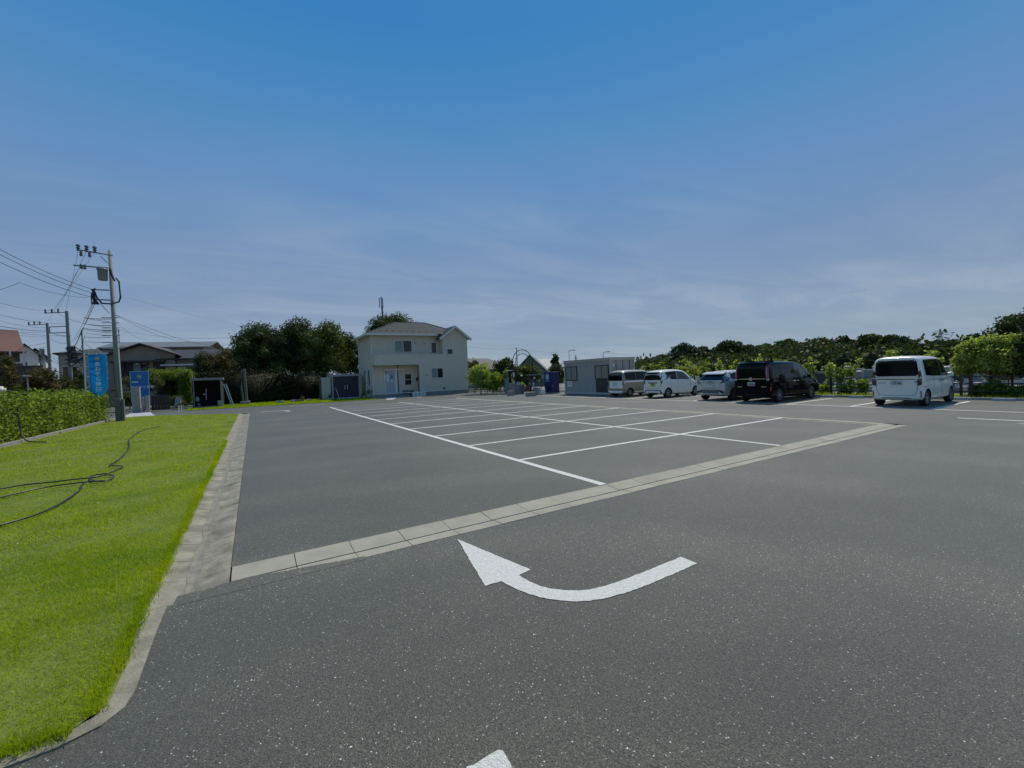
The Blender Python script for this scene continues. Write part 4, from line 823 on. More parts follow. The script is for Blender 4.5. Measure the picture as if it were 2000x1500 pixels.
obj(MB().box(0, .86, 0, .7, .05, 2.12), 'cabinet', mat('locker grey', (.42, .39, .33), .5), lk, local=True); obj(MB().box(-.03, .89, -.04, .72, 2.121, 2.2), 'lid', ALU, lk, local=True); obj(MB().box(.04, .82, -.02, -.001, .12, 2.05), 'door', mat('locker door', (.46, .42, .36), .5), lk, local=True); obj(MB().box(-.14, -.005, .0, .7, .05, 2.0), 'side_panel', mat('rust wood', (.09, .065, .045), .8), lk, local=True)
simple('wooden_pole', 'thin pale stick leaning on the blue shed doors', 'stick', MB().tube([(.3, 0, 0), (0, .12, 1.15)], .025, 6), ALU, (t2.location.x + .32, 45.75, 0))
simple('concrete_slab', 'pale concrete step in front of the blue shed doors', 'step', MB().box(0, 2.2, 0, .5, 0, .12), CONCL, (t2.location.x + .35, 45.4, .02))

# ================================================================== POLES AND WIRES
def onY(px_, py, Y): d = ray(px_, py); return CP + d * (Y / d.y)
INS = mat('insulator', (.12, .115, .11), .35); CABLE = mat('cable', (.022, .023, .025), .6); TRF = mat('transformer grey', (.26, .27, .27), .5, vary=.1)
YP = 32.6
pl = thing('utility_pole', 'tall concrete utility pole with grey transformer behind the blue banner', 'utility pole', (-6.6, YP, 0))
def Q(mb, name, m, par, **k): return obj(mb, name, m, par, **k)
Q(MB().tube([(-6.6, YP, 0), (-6.6, YP, 9.65)], .13, 14, .085), 'shaft', POLEC, pl, smooth=True)
Q(MB().tube([(-6.44, YP - .09, 1.2), (-6.48, YP - .07, 4.9)], .035, 8), 'guard_pipe', WHITE, pl)
arms = [((150, 487.5), (220, 499), .05), ((143, 518), (211, 523.5), .055), ((183, 565.5), (213, 567), .045), ((186, 584.5), (222, 587), .045)]
A3 = []
for a, b, r in arms:
    p, q = onY(*a, YP - .15), onY(*b, YP - .15); A3.append((p, q)); Q(MB().tube([p, q], r * .8, 5), 'crossarm', STEEL, pl)
for px_ in (153, 169.5, 185.5):
    p = onY(px_, 490 + (px_ - 153) * .12, YP - .15)
    Q(MB().lathe([(.04, 0), (.09, .04), (.05, .1), (.10, .16), (.05, .22), (.11, .28), (.06, .36)], 8, p), 'insulator', INS, pl)
for px_, py in ((158, 494), (174.5, 496), (158.5, 519), (165.5, 520)):
    p = onY(px_, py, YP - .2); Q(MB().lathe([(.03, .1), (.07, .04), (.05, -.04), (.08, -.12), (.03, -.18)], 8, p), 'insulator', INS, pl)
p = onY(193, 524, YP - .3); q = onY(208, 548, YP - .3); cx = (p.x + q.x) / 2
Q(MB().lathe([(.19, q.z), (.215, q.z + .04), (.225, p.z - .10), (.25, p.z - .09), (.25, p.z - .02), (.15, p.z + .03)], 16, (cx, YP - .3, 0)), 'transformer', TRF, pl, smooth=True)
Q(MB().tube([onY(196, 500, YP - .15), onY(210, 514, YP - .15)], .02, 5), 'brace', STEEL, pl)
Q(MB().tube([(-6.38, YP - .1, 8.1), (-6.25, YP - .2, 7.9), (-6.22, YP - .2, 7.0), (-6.3, YP - .2, 6.75), (-6.6, YP - .3, 6.6), (-7.0, YP - .25, 6.62), (-7.2, YP - .2, 6.9), (-7.35, YP - .2, 7.4)], .045, 6), 'drop_cable', CABLE, pl)
Q(MB().tube([(-6.6, YP - .22, 8.6), (-6.52, YP - .24, 8.2), (-6.42, YP - .24, 7.9)], .05, 6), 'drop_cable', CABLE, pl)
mb = MB(); c0 = onY(183, 575, YP - .2)
for k in range(7): mb.tube([(c0.x + random.uniform(-.12, .12), c0.y, c0.z + .35 - k * .05), (c0.x + random.uniform(-.1, .1), c0.y - .05, c0.z - .1), (c0.x - .1 + .05 * k, c0.y, c0.z - .55)], .035, 5)
Q(mb, 'cable_bundle', CABLE, pl)
for k, (py, L_) in enumerate([(620, 50), (630, 44), (640, 46), (646, 44), (655, 40), (668, 44), (680, 46)]):
    p = onY(216 + k * .4, py + 2, YP); Q(MB().tube([(p.x - .32 - .0 * k, YP - .3, p.z), (p.x + .42, YP - .3, p.z + .02)], .022, 5), 'step_bolt', STEEL, pl)
def pole(label, px_, top, depth, r, arms_, ins=3, cat='utility pole', hgt_=None, name='utility_pole', armlen=2.0, side=-1):
    x, y = base(px_, depth); z = hgt_ or hgt(px_, top, x, y); t = thing(name, label, cat, (x, y, 0)); t.rotation_euler = (0, 0, -math.atan2(CF.x, CF.y))
    obj(MB().tube([(0, 0, 0), (0, 0, z)], r, 8, r * .7), 'shaft', POLEC, t, local=True)
    for k, dz in enumerate(arms_):
        obj(MB().tube([(side * armlen * (1 if k == 0 else .8), -.15, z - dz), (-side * .25, -.15, z - dz)], .045, 5), 'crossarm', STEEL, t, local=True)
        if k == 0:
            for j in range(ins): obj(MB().lathe([(.04, 0), (.09, .08), (.05, .16), (.09, .28), (.05, .36)], 6, (side * (armlen - .1 - j * .62), -.15, z - dz)), 'insulator', INS, t, local=True)
    return t, x, y, z
p2 = pole('second utility pole, darker, left of the banner with many cables', 138, 607, 42, .17, (.15, 1.5, 2.1))
obj(MB().tube([(-1.6, -.15, p2[3] - 1.5), (-1.6, -.15, p2[3] - 2.1)], .04, 5), 'bracket', STEEL, p2[0], local=True)
mb = MB()
for k in range(16): 
    z = p2[3] - 3.6 - random.uniform(0, 1.6); mb.tube([(random.uniform(-.3, .1), -.2, z), (random.uniform(.2, 1.6), -.2, z + random.uniform(-.5, .3)), (random.uniform(.8, 2.2), -.2, z + random.uniform(-.8, .5))], .04, 5)
obj(mb, 'cable_tangle', CABLE, p2[0], local=True); obj(MB().box(.1, .7, -.35, -.05, p2[3] - 3.9, p2[3] - 3.5).box(.15, .5, -.35, -.05, p2[3] - 4.7, p2[3] - 4.2), 'junction_box', CABLE, p2[0], local=True)
p3 = pole('leftmost utility pole behind the cloud pruned tree', 98.5, 631, 49, .17, (.15,))
obj(MB().tube([(-1.0, -.2, p3[3] - 3.9), (-.2, -.2, p3[3] - 3.9)], .03, 5), 'crossarm', STEEL, p3[0], local=True); obj(MB().lathe([(.2, p3[3] - 3.5), (.22, p3[3] - 2.9)], 10, (-.45, -.3, 0)), 'transformer', TRF, p3[0], local=True)
pole('thin steel pole between the tangled cables and the concrete pole', 165, 644, 46, .09, (), cat='pole', name='steel_pole')
p4 = pole('slim pole standing above the brown house chimney line', 237, 643, 70, .08, (.1,), 0, armlen=.9, cat='antenna', name='roof_antenna')
pole('distant lamp pole beside the arch', 1011, 679, 64, .09, (), cat='lamp post', name='lamp_post')
for px_, tp, lb in ((1113, 685, 'street lamp behind the left half of the container'), (1180, 688, 'street lamp behind the right half of the container'), (1302, 691, 'street lamp right of the container over the small white car')):
    t, x, y, z = pole(lb, px_, tp, 70, .055, (), cat='street lamp', name='street_lamp'); obj(MB().tube([(0, 0, z), (.3, 0, z + .05), (1.0, 0, z + .08)], .05, 5), 'arm', STEEL, t, local=True); obj(MB().box(.6, 1.1, -.1, .1, z + .0, z + .12), 'lamp_head', STEEL, t, local=True)
pole('small distant utility pole right of the container', 1253, 696, 90, .15, (.2, 1.2), 2, armlen=.9)
# antenna mast on the hidden roof behind the cream house
x, y = base(752, 75); z = hgt(752, 579, x, y); t = thing('antenna_mast', 'mobile antenna mast rising behind the cream house roof', 'antenna', (x, y, 0)); t.rotation_euler = (0, 0, -math.atan2(CF.x, CF.y))
obj(MB().tube([(0, 0, 0), (0, 0, z)], .09, 8), 'mast', STEEL, t, local=True)
for a in ((-.32, -.1), (.05, -.25), (.16, .15)): obj(MB().box(a[0] - .07, a[0] + .07, a[1] - .05, a[1] + .05, z - 1.9, z - .25), 'antenna_panel', STEEL, t, local=True)
obj(MB().tube([(-.32, -.1, z - .3), (0, 0, z - .3)], .03, 5).tube([(-.32, -.1, z - 1.8), (0, 0, z - 2.3)], .03, 5), 'bracket', STEEL, t, local=True); obj(MB().tube([(.12, 0, z - 4), (.12, 0, z - 1.6)], .07, 6), 'cable_run', CABLE, t, local=True)
# pylon
x, y = base(1838, 330); z = hgt(1838, 642, x, y); t = thing('pylon', 'distant lattice power pylon above the trees on the right', 'pylon', (x, y, 0)); t.rotation_euler = (0, 0, -math.atan2(CF.x, CF.y) - .45)
mb = MB(); bw = 2.6
for sx in (-1, 1):
    for sy in (-1, 1): mb.tube([(sx * bw, sy * bw, 0), (sx * .8, sy * .8, z * .75), (0, 0, z)], .16, 4)
for k in range(14):
    f0, f1_ = k / 14, (k + 1) / 14; w0 = bw + (.5 - bw) * f0; w1_ = bw + (.5 - bw) * f1_
    for sy in (-1, 1): mb.tube([(-w0, sy * w0, z * f0), (w1_, sy * w1_, z * f1_)], .09, 4).tube([(w0, sy * w0, z * f0), (-w1_, sy * w1_, z * f1_)], .09, 4)
obj(mb, 'lattice', STEEL, t, local=True)
for f_, l in ((.90, 4.6), (.80, 5.4), (.70, 4.8)):
    obj(MB().tube([(-l, 0, z * f_), (0, 0, z * f_ + 1.2), (l, 0, z * f_)], .13, 4).tube([(-l, 0, z * f_), (l, 0, z * f_)], .12, 4), 'crossarm', STEEL, t, local=True)
x, y = base(1126, 300); z = hgt(1126, 693, x, y); t = thing('pylon', 'tiny distant pylon above the container roof', 'pylon', (x, y, 0))
obj(MB().tube([(-1.5, 0, 0), (0, 0, z)], .3, 4).tube([(1.5, 0, 0), (0, 0, z)], .3, 4).tube([(-2.2, 0, z * .85), (2.2, 0, z * .85)], .25, 4).tube([(-2, 0, z * .7), (2, 0, z * .7)], .25, 4), 'lattice', STEEL, t, local=True)

def wlabel(a, b):
    if a[0] < 0 and b[0] > 170: return 'dark cable from the upper left edge to the clamp on the concrete pole'
    if a[0] < 0 and b[0] in (38,): return 'thin wire rising to a splice at the left edge of the sky'
    if a[0] == 38: return 'thin wire from the splice down to the concrete pole'
    if a[0] < 0: return 'low cable crossing from the left edge over the red roof to ' + ('the leftmost pole' if b[0] < 120 else 'the second pole')
    if b[0] == 0: return 'faint cable leaving the leftmost pole behind the white gables'
    if a[0] == 98 or a[0] == 102: return 'cable slung between the leftmost pole and the second pole'
    if a[0] in (153, 169, 186, 158) and a[1] < 530: return 'fine high wire dropping from the top insulators of the concrete pole to the second pole'
    if a[0] in (182, 183, 186): return 'wire slanting from the cable clamp down to the tangle on the second pole'
    if b[0] in (214, 215, 216, 217): return 'short level cable joining the thin steel pole and the concrete pole'
    if a[0] >= 900: return 'hair thin distant wire between the street lamps right of the cream house'
    if a[0] in (222, 224, 236, 234): return 'thin service wire running right from the concrete pole over the brown house'
    return 'short dark cable tangled between the poles behind the blue banner'
def wire(a, b, sag=.5, r=.014, n=12):
    r *= .75; A_, B_ = at(*a), at(*b); pts = [A_.lerp(B_, k / n) - Vector((0, 0, 4 * sag * (k / n) * (1 - k / n))) for k in range(n + 1)]
    o = obj(MB().tube(pts, r, 4, cap=False), 'overhead_wire', CABLE, None); o['label'] = wlabel(a, b); o['category'] = 'wire'; o['group'] = 'overhead wires between the utility poles'
    return o
D1 = 24.4
for a, b, s, r in [
  ((-160, 396, 15), (183, 566, D1), .3, .018), ((-160, 408, 15), (183, 573, D1), .3, .018), ((-160, 428, 15), (181, 581, D1), .3, .018),
  ((-90, 585, 18), (38, 552, 20), .1, .012), ((38, 552, 20), (170, 581, D1), .15, .012),
  ((-160, 528, 22), (102, 606, 42), .6, .016), ((102, 606, 42), (215, 640, D1), .3, .014), ((-160, 562, 24), (138, 632, 42), .6, .018), ((-160, 568, 24), (98, 640, 49), .6, .016), ((-160, 592, 26), (98, 646, 49), .5, .03), ((-160, 600, 26), (98, 648, 49), .6, .016), ((-160, 606, 26), (138, 655, 42), .5, .016),
  ((-160, 612, 26), (98, 658, 49), .4, .016), ((98, 648, 49), (138, 656, 42), .2, .03), ((98, 661, 49), (138, 668, 42), .3, .02), ((98, 676, 49), (0, 684, 70), .3, .02), ((98, 668, 49), (0, 676, 70), .3, .02), ((98, 694, 49), (150, 704, 42), .6, .025), ((98, 690, 49), (150, 698, 42), .5, .02), ((98, 702, 49), (160, 700, 40), .6, .03),
  ((153, 488, D1), (128, 606, 42), .1, .010), ((169, 490, D1), (112, 606, 42), .1, .010), ((186, 491, D1), (102, 607, 42), .1, .010), ((158, 520, D1), (90, 632, 49), .1, .010),
  ((183, 590, D1), (152, 660, 44), .15, .016), ((186, 592, D1), (146, 664, 44), .2, .016), ((182, 588, D1), (140, 668, 44), .2, .014),
  ((163, 620, 40), (216, 623, D1), .05, .03), ((163, 620, 40), (214, 628, D1), .05, .02), ((163, 632, 40), (217, 636, D1), .05, .03), ((163, 641, 40), (217, 645, D1), .05, .03), ((163, 643, 40), (217, 650, D1), .05, .02), ((165, 658, 42), (216, 659, D1), .05, .022), ((165, 667, 42), (217, 668, D1), .05, .018), ((165, 650, 42), (217, 655, D1), .05, .016),
  ((138, 690, 42), (163, 640, 41), .1, .04), ((150, 700, 42), (166, 655, 42), .1, .03), ((163, 668, 42), (192, 690, 30), .05, .02),
  ((222, 613, D1), (372, 666, 52), .5, .014), ((222, 613, D1), (436, 676, 58), .5, .014), ((224, 628, D1), (290, 664, 48), .3, .010), ((222, 580, D1), (236, 578, 30), .05, .01), ((236, 578, 30), (700, 648, 90), 1.6, .007), ((234, 645, 60), (464, 658, 60), .6, .016),
  ((915, 676, 62), (1011, 680, 64), .3, .015), ((1011, 680, 64), (1113, 687, 70), .3, .012), ((1113, 687, 70), (1253, 697, 90), .4, .012), ((1180, 689, 70), (1302, 692, 70), .2, .014), ((196, 592, D1), (214, 612, D1), .03, .02)]:
    wire(a, b, s, r)

# ================================================================== BANNERS
BLUE = mat('banner blue', (.006, .21, .50), .6, vary=.18, vscale=2.2, trans=.45); BLUE2 = mat('sign blue', (.010, .13, .36), .5); LBLUE = mat('banner pale edge', (.22, .42, .56), .6); GOLD = mat('sun emblem', (.46, .42, .20), .6); LETW = mat('white lettering', (.62, .68, .70), .6)
FX, FY = -7.74, 31.8
b = thing('banner_flag', 'tall blue banner with sun emblem and vertical white lettering on a white pole', 'banner', (FX, FY, 0))
Q(MB().tube([(FX - .04, FY, 0), (FX + .02, FY, 3.84)], .036, 8), 'pole', FASC, b); Q(MB().tube([(FX, FY, 3.80), (FX + .98, FY - .02, 3.80)], .02, 6), 'top_bar', FASC, b)
bx0, bx1, bz0, bz1 = FX + .15, FX + .90, 1.36, 3.76
outl = [(bx0, bz0), (bx0 + .25, bz0 + .02), (bx0 + .50, bz0 + .16), (bx0 + .66, bz0 + .38), (bx1, bz0 + .62), (bx1, bz1), (bx0, bz1)]
def cloth(outl, y, m, name, amp=.03, th=0):
    P_ = []; n = len(outl)
    for i in range(n):
        a, c = outl[i], outl[(i + 1) % n]; l = math.hypot(c[0] - a[0], c[1] - a[1]); k = max(1, int(l / .06))
        for j in range(k): P_.append(Vector((a[0] + (c[0] - a[0]) * j / k, a[1] + (c[1] - a[1]) * j / k)))
    nb = len(P_); xs = [p.x for p in P_]; zs = [p.y for p in P_]; gx_ = np.arange(min(xs) + .04, max(xs), .07); gz_ = np.arange(min(zs) + .04, max(zs), .07)
    P_ += [Vector((a, c)) for a in gx_ for c in gz_]
    r = delaunay_2d_cdt(P_, [], [list(range(nb))], 1, 1e-5); mb = MB()
    mb.add([(v.x, y + wav(v.x, v.y) * amp, v.y) for v in r[0]], [tuple(f) for f in r[2]]); return mb
def wav(x, z): return math.sin((x - bx0) * 5 + z * 1.3) * .9 * min(1, (x - bx0) * 2 + .1) + .4 * math.sin(z * 3 + x * 4)
Q(cloth(outl, FY, BLUE, 'cloth'), 'cloth', BLUE, b, smooth=True)
def band(pts, w, y, m, par, name, amp=.03, closed=False):
    mb = MB(); q = []
    for a, c in zip(pts[:-1], pts[1:]):
        l = math.hypot(c[0] - a[0], c[1] - a[1]); k = max(1, int(l / .08))
        for j in range(k): q.append((a[0] + (c[0] - a[0]) * j / k, a[1] + (c[1] - a[1]) * j / k))
    q.append(pts[-1]); vs = []
    for i, p_ in enumerate(q):
        a, c = q[max(0, i - 1)], q[min(len(q) - 1, i + 1)]; d = Vector((c[0] - a[0], c[1] - a[1])).normalized(); nn = Vector((-d.y, d.x)) * w / 2
        for s in (1, -1): xx, zz = p_[0] + nn.x * s, p_[1] + nn.y * s; vs.append((xx, y + wav(p_[0], p_[1]) * amp, zz))
    mb.add(vs, [(2 * i, 2 * i + 1, 2 * i + 3, 2 * i + 2) for i in range(len(q) - 1)]); return Q(mb, name, m, par)
band(outl + [outl[0]], .035, FY - .008, LBLUE, b, 'edge_band')
for k in range(5): Q(MB().box(FX, bx0 + .02, FY - .012, FY - .004, 3.62 - k * .545, 3.66 - k * .545), 'loop', FASC, b)
for k in range(3): Q(MB().box(bx0 + .02 + k * .32, bx0 + .06 + k * .32, FY - .03, FY - .02, 3.74, 3.84), 'loop', FASC, b)
for k in range(4): Q(MB().box(bx1 - .01, bx1 + .05, FY - .012, FY - .004, 3.6 - k * .4, 3.63 - k * .4), 'loop', FASC, b)
def emblem(x, y, z, r, par):
    mb = MB(); n = 14
    mb.add([(x + math.cos(2 * PI * k / 20) * r * .45, y, z + math.sin(2 * PI * k / 20) * r * .45) for k in range(20)], [tuple(range(20))])
    for k in range(n):
        a = 2 * PI * k / n; c, s = math.cos(a), math.sin(a); tx, tz = -s, c
        mb.add([(x + c * r * .5 + tx * r * .09, y, z + s * r * .5 + tz * r * .09), (x + c * r * .5 - tx * r * .09, y, z + s * r * .5 - tz * r * .09), (x + c * r, y, z + s * r)], [(0, 1, 2)])
    return Q(mb, 'sun_emblem', GOLD, par)
cxb = (bx0 + bx1) / 2 + .01; emblem(cxb, FY - .055, 3.52, .15, b)
for k, ch in enumerate('あおぞら霊園'): place_text(ch, .255, face_my(cxb - .01, FY - .055 - .0 * k, 3.20 - k * .275), LETW, b, 'letter', bold=.006)
# second blue board by the gate
s0 = onY(253, 725.5, 44.5); s1 = onY(290, 725.5, 44.5); zb = onY(255, 786, 44.5).z
b2 = thing('sign_board', 'large blue sign board with sun emblem partly hidden by the dark pine at the gate', 'sign', (s0.x, 44.5, 0)); w_ = s1.x - s0.x; zt = s0.z
Q(MB().box(s0.x, s1.x, 44.5, 44.56, zb, zt), 'panel', BLUE2, b2); 
Q(MB().box(s0.x, s1.x, 44.49, 44.499, zt - .05, zt).box(s0.x, s0.x + .05, 44.49, 44.499, zb, zt - .05).box(s1.x - .05, s1.x, 44.49, 44.499, zb, zt - .05), 'edge_band', LBLUE, b2)
emblem(s0.x + w_ * .5, 44.485, zt - .42, .20, b2)
place_text('あおぞら霊園', .24, face_my(s0.x + w_ * .5 + .16, 44.485, zt - 1.28), LETW, b2, 'lettering', bold=.004)
Q(MB().box(s0.x + .12, s0.x + .22, 44.485, 44.489, zt - .90, zt - .78).box(s0.x + .25, s0.x + .36, 44.485, 44.489, zt - .90, zt - .79).box(s0.x + .39, s0.x + .48, 44.485, 44.489, zt - .90, zt - .78), 'small_lettering', LETW, b2)
Q(MB().tube([(s0.x + .1, 44.6, 0), (s0.x + .1, 44.6, zt)], .04, 6).tube([(s1.x - .1, 44.6, 0), (s1.x - .1, 44.6, zt)], .04, 6), 'frame_posts', STEEL, b2)
# gate pillars and end posts
STN = mat('gate stone', (.33, .31, .27), .8, vary=.25, vscale=3, bump=.2); 
def block(name, label, cat, x0, x1, y0, y1, z1, m, cap=0, group=None, z0=0):
    t = thing(name, label, cat, ((x0 + x1) / 2, (y0 + y1) / 2, 0), group); obj(MB().box(x0, x1, y0, y1, z0, z1), 'body', m, t, bevel=.012)
    if cap: obj(MB().box(x0 - cap, x1 + cap, y0 - cap, y1 + cap, z1, z1 + .06), 'cap', m, t)
    return t
block('gate_pillar', 'thick pale stone gate pillar in front of the blue sign board', 'pillar', -7.88, -7.42, 42.6, 43.1, 1.95, STN)
block('gate_pillar', 'narrow pale stone gate pillar beside the closed dark gate', 'pillar', -7.06, -6.84, 42.3, 42.6, 1.28, STN)
block('gate_pillar', 'thin stone gate post standing between the two gate pillars', 'pillar', -7.3, -7.18, 42.5, 42.7, 1.2, STN)
block('stone_step', 'low square stone beside the thick gate pillar', 'stone', -7.38, -7.2, 42.2, 42.45, .35, STN)
g_ = thing('gate', 'dark brown solid gate wing right of the stone gate pillars', 'gate', (-6.3, 42.9, 0)); 
for k in range(6): obj(MB().box(-6.8 + k * .19, -6.8 + k * .19 + .17, 42.9, 42.95, .1, 1.25), 'board', mat('gate brown', (.035, .026, .022), .7), g_)
obj(MB().box(-6.82, -5.66, 42.96, 43.0, .2, .3).box(-6.82, -5.66, 42.96, 43.0, 1.0, 1.1), 'rail', mat('gate brown', (.035, .026, .022), .7), g_)
block('fence_post', 'square weathered concrete post at the end of the left hedge', 'post', -6.64, -6.40, 31.9, 32.1, 1.30, mat('old concrete', (.16, .16, .15), .9, vary=.3, vscale=5))
block('fence_post', 'thin weathered post just right of the square concrete post', 'post', -6.36, -6.26, 31.95, 32.15, 1.25, mat('old concrete2', (.17, .165, .14), .9, vary=.3, vscale=5))
cp = thing('concrete_pole', 'pair of old weathered poles standing in a stone footing before the dark hedge', 'pole', (-.72, 47.2, 0))
OLDP = mat('old pole', (.16, .155, .145), .9, vary=.3, vscale=4)
obj(MB().tube([(-.82, 47.2, 0), (-.95, 47.2, 1.4), (-.88, 47.2, 3.2)], .085, 7), 'shaft', OLDP, cp); obj(MB().tube([(-.58, 47.1, 0), (-.66, 47.1, 3.3)], .12, 8), 'shaft', OLDP, cp); obj(MB().box(-1.1, -.3, 46.8, 47.5, 0, .3), 'footing', STN, cp, bevel=.04)
# garden markers: white pegs by the arch hedge
for k, (px_, py, h_) in enumerate(((349.5, 803, .42), (354.5, 801, .42), (358.5, 799, .36))):
    p = gnd(px_, py); simple('garden_peg', f'{["left", "middle", "right"][k]} white peg in the grass at the foot of the arch hedge', 'peg', MB().tube([(0, 0, 0), (0, 0, h_)], .035, 6), WHITE, (p.x, p.y, 0), 'white garden pegs by the arch hedge')
p = gnd(353, 800); simple('plant_label', 'white plant label among the leaves at the foot of the arch hedge', 'label', MB().box(-.05, .05, 0, .02, .5, .82), WHITE, (p.x, p.y + .3, 0))
simple('sack', 'pale grey plastic sheet slung by the gate in the shade', 'sheet', MB().add([(0, 0, .3), (.35, 0, .45), (.5, .1, 1.0), (.2, .05, 1.1), (.1, 0, .9)], [(0, 1, 2, 3, 4)]).add([(0, .05, .3), (.35, .05, .45), (.5, .15, 1.0), (.2, .1, 1.1), (.1, .05, .9)], [(0, 4, 3, 2, 1)]), mat('sheet grey', (.26, .27, .28), .6), (-5.5, 43.5, 0))

# pots and odds under the trees at the edge of the far grass
POTM = [mat('pale planter', (.38, .39, .37), .7), mat('grey planter', (.22, .22, .21), .7), mat('stone pot', (.28, .25, .20), .8, vary=.2, vscale=4)]
def planter(label, x, y, w, d, h, m, plant=None, rz=0, group=None):
    t = thing('planter', label, 'planter', (x, y, 0), group, rz); k = .04
    obj(MB().add([(-w / 2 + k, -d / 2 + k, 0), (w / 2 - k, -d / 2 + k, 0), (w / 2 - k, d / 2 - k, 0), (-w / 2 + k, d / 2 - k, 0), (-w / 2, -d / 2, h), (w / 2, -d / 2, h), (w / 2, d / 2, h), (-w / 2, d / 2, h)], [(0, 3, 2, 1), (0, 1, 5, 4), (1, 2, 6, 5), (2, 3, 7, 6), (3, 0, 4, 7), (4, 5, 6, 7)]), 'pot', m, t, local=True)
    if plant: crown('plant', plant, [(0, 0, h + .12, w * .5, d * .55, .22)], 160, .07, t, .5)
    return t
for k, (px_, py, w, m, lb) in enumerate([(545, 783, .5, 0, 'long white planter tipped over under the tall round tree'), (551, 786, .35, 0, 'small white planter beside the tipped one'), (571, 782, .4, 0, 'white planter box below the broad dark tree'), (575, 779, .3, 1, 'grey pot behind the white planter box'),
                            (582, 782, .3, 1, 'grey pot right of the white planter box'), (590, 781, .35, 2, 'brown stone pot among the grey pots'), (603, 779, .35, 0, 'pale pot at the end of the row near the locker'), (634, 781, .4, 1, 'grey planter in front of the grey locker'), (644, 780, .35, 0, 'white planter at the foot of the grey locker'), (712, 776, .3, 0, 'white planter beside the stone urn')]):
    p = onY(px_, py, 45.2); planter(lb, p.x, 45.2 - (k % 3) * .15, w, .25, .22, POTM[m], L_MID if k in (5, 8) else None, random.uniform(-.3, .3))
simple('hose_reel', 'coil of dark hose heaped before the grey locker', 'hose', MB().tube([(.25 * math.cos(a * .5) + .1, .1 * math.sin(a), .12 + .12 * math.sin(a * .5)) for a in range(20)], .03, 5), mat('dark hose', (.03, .035, .04), .5), (6.1, 45.4, 0))
t = thing('planter', 'round stone urn with flowers at the left corner of the cream house', 'planter', (9.3, 41.6, 0))
obj(MB().lathe([(.16, 0), (.24, .08), (.31, .35), (.30, .48), (.25, .5)], 14), 'pot', POTM[2], t, local=True, smooth=True); crown('plant', L_MID, [(0, 0, .68, .3, .3, .24)], 260, .08, t, .4)
crown('flowers', mat('pale flowers', (.45, .42, .40), .7), [(0, 0, .8, .28, .28, .2)], 30, .06, t, 0)
t = planter('long white flower box with grey pattern at the porch of the cream house', 14.05, 41.5, 1.35, .3, .42, WHITE)
obj(MB().box(-.5, -.3, -.165, -.155, .15, .3).box(-.1, .1, -.165, -.155, .12, .28).box(.25, .42, -.165, -.155, .15, .3), 'pattern', mat('pattern grey', (.35, .36, .37), .6), t, local=True)
simple('bucket', 'white bucket standing by the porch flower box', 'bucket', MB().lathe([(.13, .0), (.17, .3), (.15, .3), (.12, .03)], 12), WHITE, (14.0, 41.95, .16), smooth=True)
simple('watering_can', 'dark watering can beside the white bucket on the porch', 'watering can', MB().lathe([(.1, 0), (.12, .25), (.1, .26)], 10).tube([(.1, 0, .08), (.3, 0, .3)], .02, 5), BLACK, (14.25, 42.1, .16))
simple('wooden_box', 'small brown box behind the white bucket on the porch', 'box', MB().box(-.2, .2, -.1, .15, 0, .45), mat('box brown', (.1, .08, .06), .8), (13.6, 42.2, .16))
simple('shoe_rack', 'low grey crate on the porch step of the cream house', 'crate', MB().box(-.3, .3, -.15, .15, 0, .3), mat('crate grey', (.14, .135, .13), .7), (13.0, 42.4, .31))
simple('stone', 'flat stepping stone in the dark ground before the porch', 'stone', MB().lathe([(.3, 0), (.33, .05), (.25, .08)], 9), STN, (12.3, 41.2, 0))

# ================================================================== CORNER WITH ARCH, SHELVES AND VENDING MACHINE
yA = 33.2
lf = fence_low = thing('low_fence', 'low green picket fence below the bright bush beside the house', 'fence', (18.5, 38.6, 0))
FGR = mat('fence green', (.05, .06, .04), .6)
a_, b_ = Vector((19.6, 42.6, 0)), Vector((20.0, 34.2, 0))
for k in range(34): p = a_.lerp(b_, k / 33); obj(MB().box(p.x - .015, p.x + .015, p.y - .02, p.y + .02, .06, .72), 'picket', FGR, lf)
obj(MB().tube([a_ + Vector((0, 0, .66)), b_ + Vector((0, 0, .66))], .02, 4), 'rail', FGR, lf); obj(MB().tube([a_ + Vector((0, 0, .2)), b_ + Vector((0, 0, .2))], .02, 4), 'rail', FGR, lf); obj(MB().box(19.5, 20.2, 34.2, 42.6, 0, .06), 'kerb', CONCG, lf)
for k in range(3): p = a_.lerp(b_, .25 + k * .3); obj(MB().box(p.x - .05, p.x + .05, p.y - .05, p.y + .05, .06, .95), 'post', STEEL, lf)
ar = thing('entrance_arch', 'thin double hoop metal arch over the cemetery entrance', 'arch', (20.9, yA, 0))
AX0, AX1 = onY(1004, 760, yA).x, onY(1041, 760, yA).x; ax = (AX0 + AX1) / 2; zt_ = hgt(1025, 683, ax, yA); R_ = (AX1 - AX0) / 2; zc_ = zt_ - R_ * 1.05
DG = mat('dark arch metal', (.05, .055, .06), .4)
obj(MB().tube([(ax + R_ * 1.02 * math.cos(PI * k / 20), yA, zc_ + R_ * 1.05 * math.sin(PI * k / 20)) for k in range(21)], .035, 5, cap=False), 'hoop', DG, ar)
obj(MB().tube([(ax + R_ * .72 * math.cos(PI * k / 16), yA, zc_ + R_ * .70 * math.sin(PI * k / 16)) for k in range(17)], .03, 5, cap=False), 'hoop', DG, ar)
for k in range(1, 8): a = PI * k / 8; obj(MB().tube([(ax + R_ * .72 * math.cos(a), yA, zc_ + R_ * .7 * math.sin(a)), (ax + R_ * 1.02 * math.cos(a), yA, zc_ + R_ * 1.05 * math.sin(a))], .012, 4), 'spoke', DG, ar)
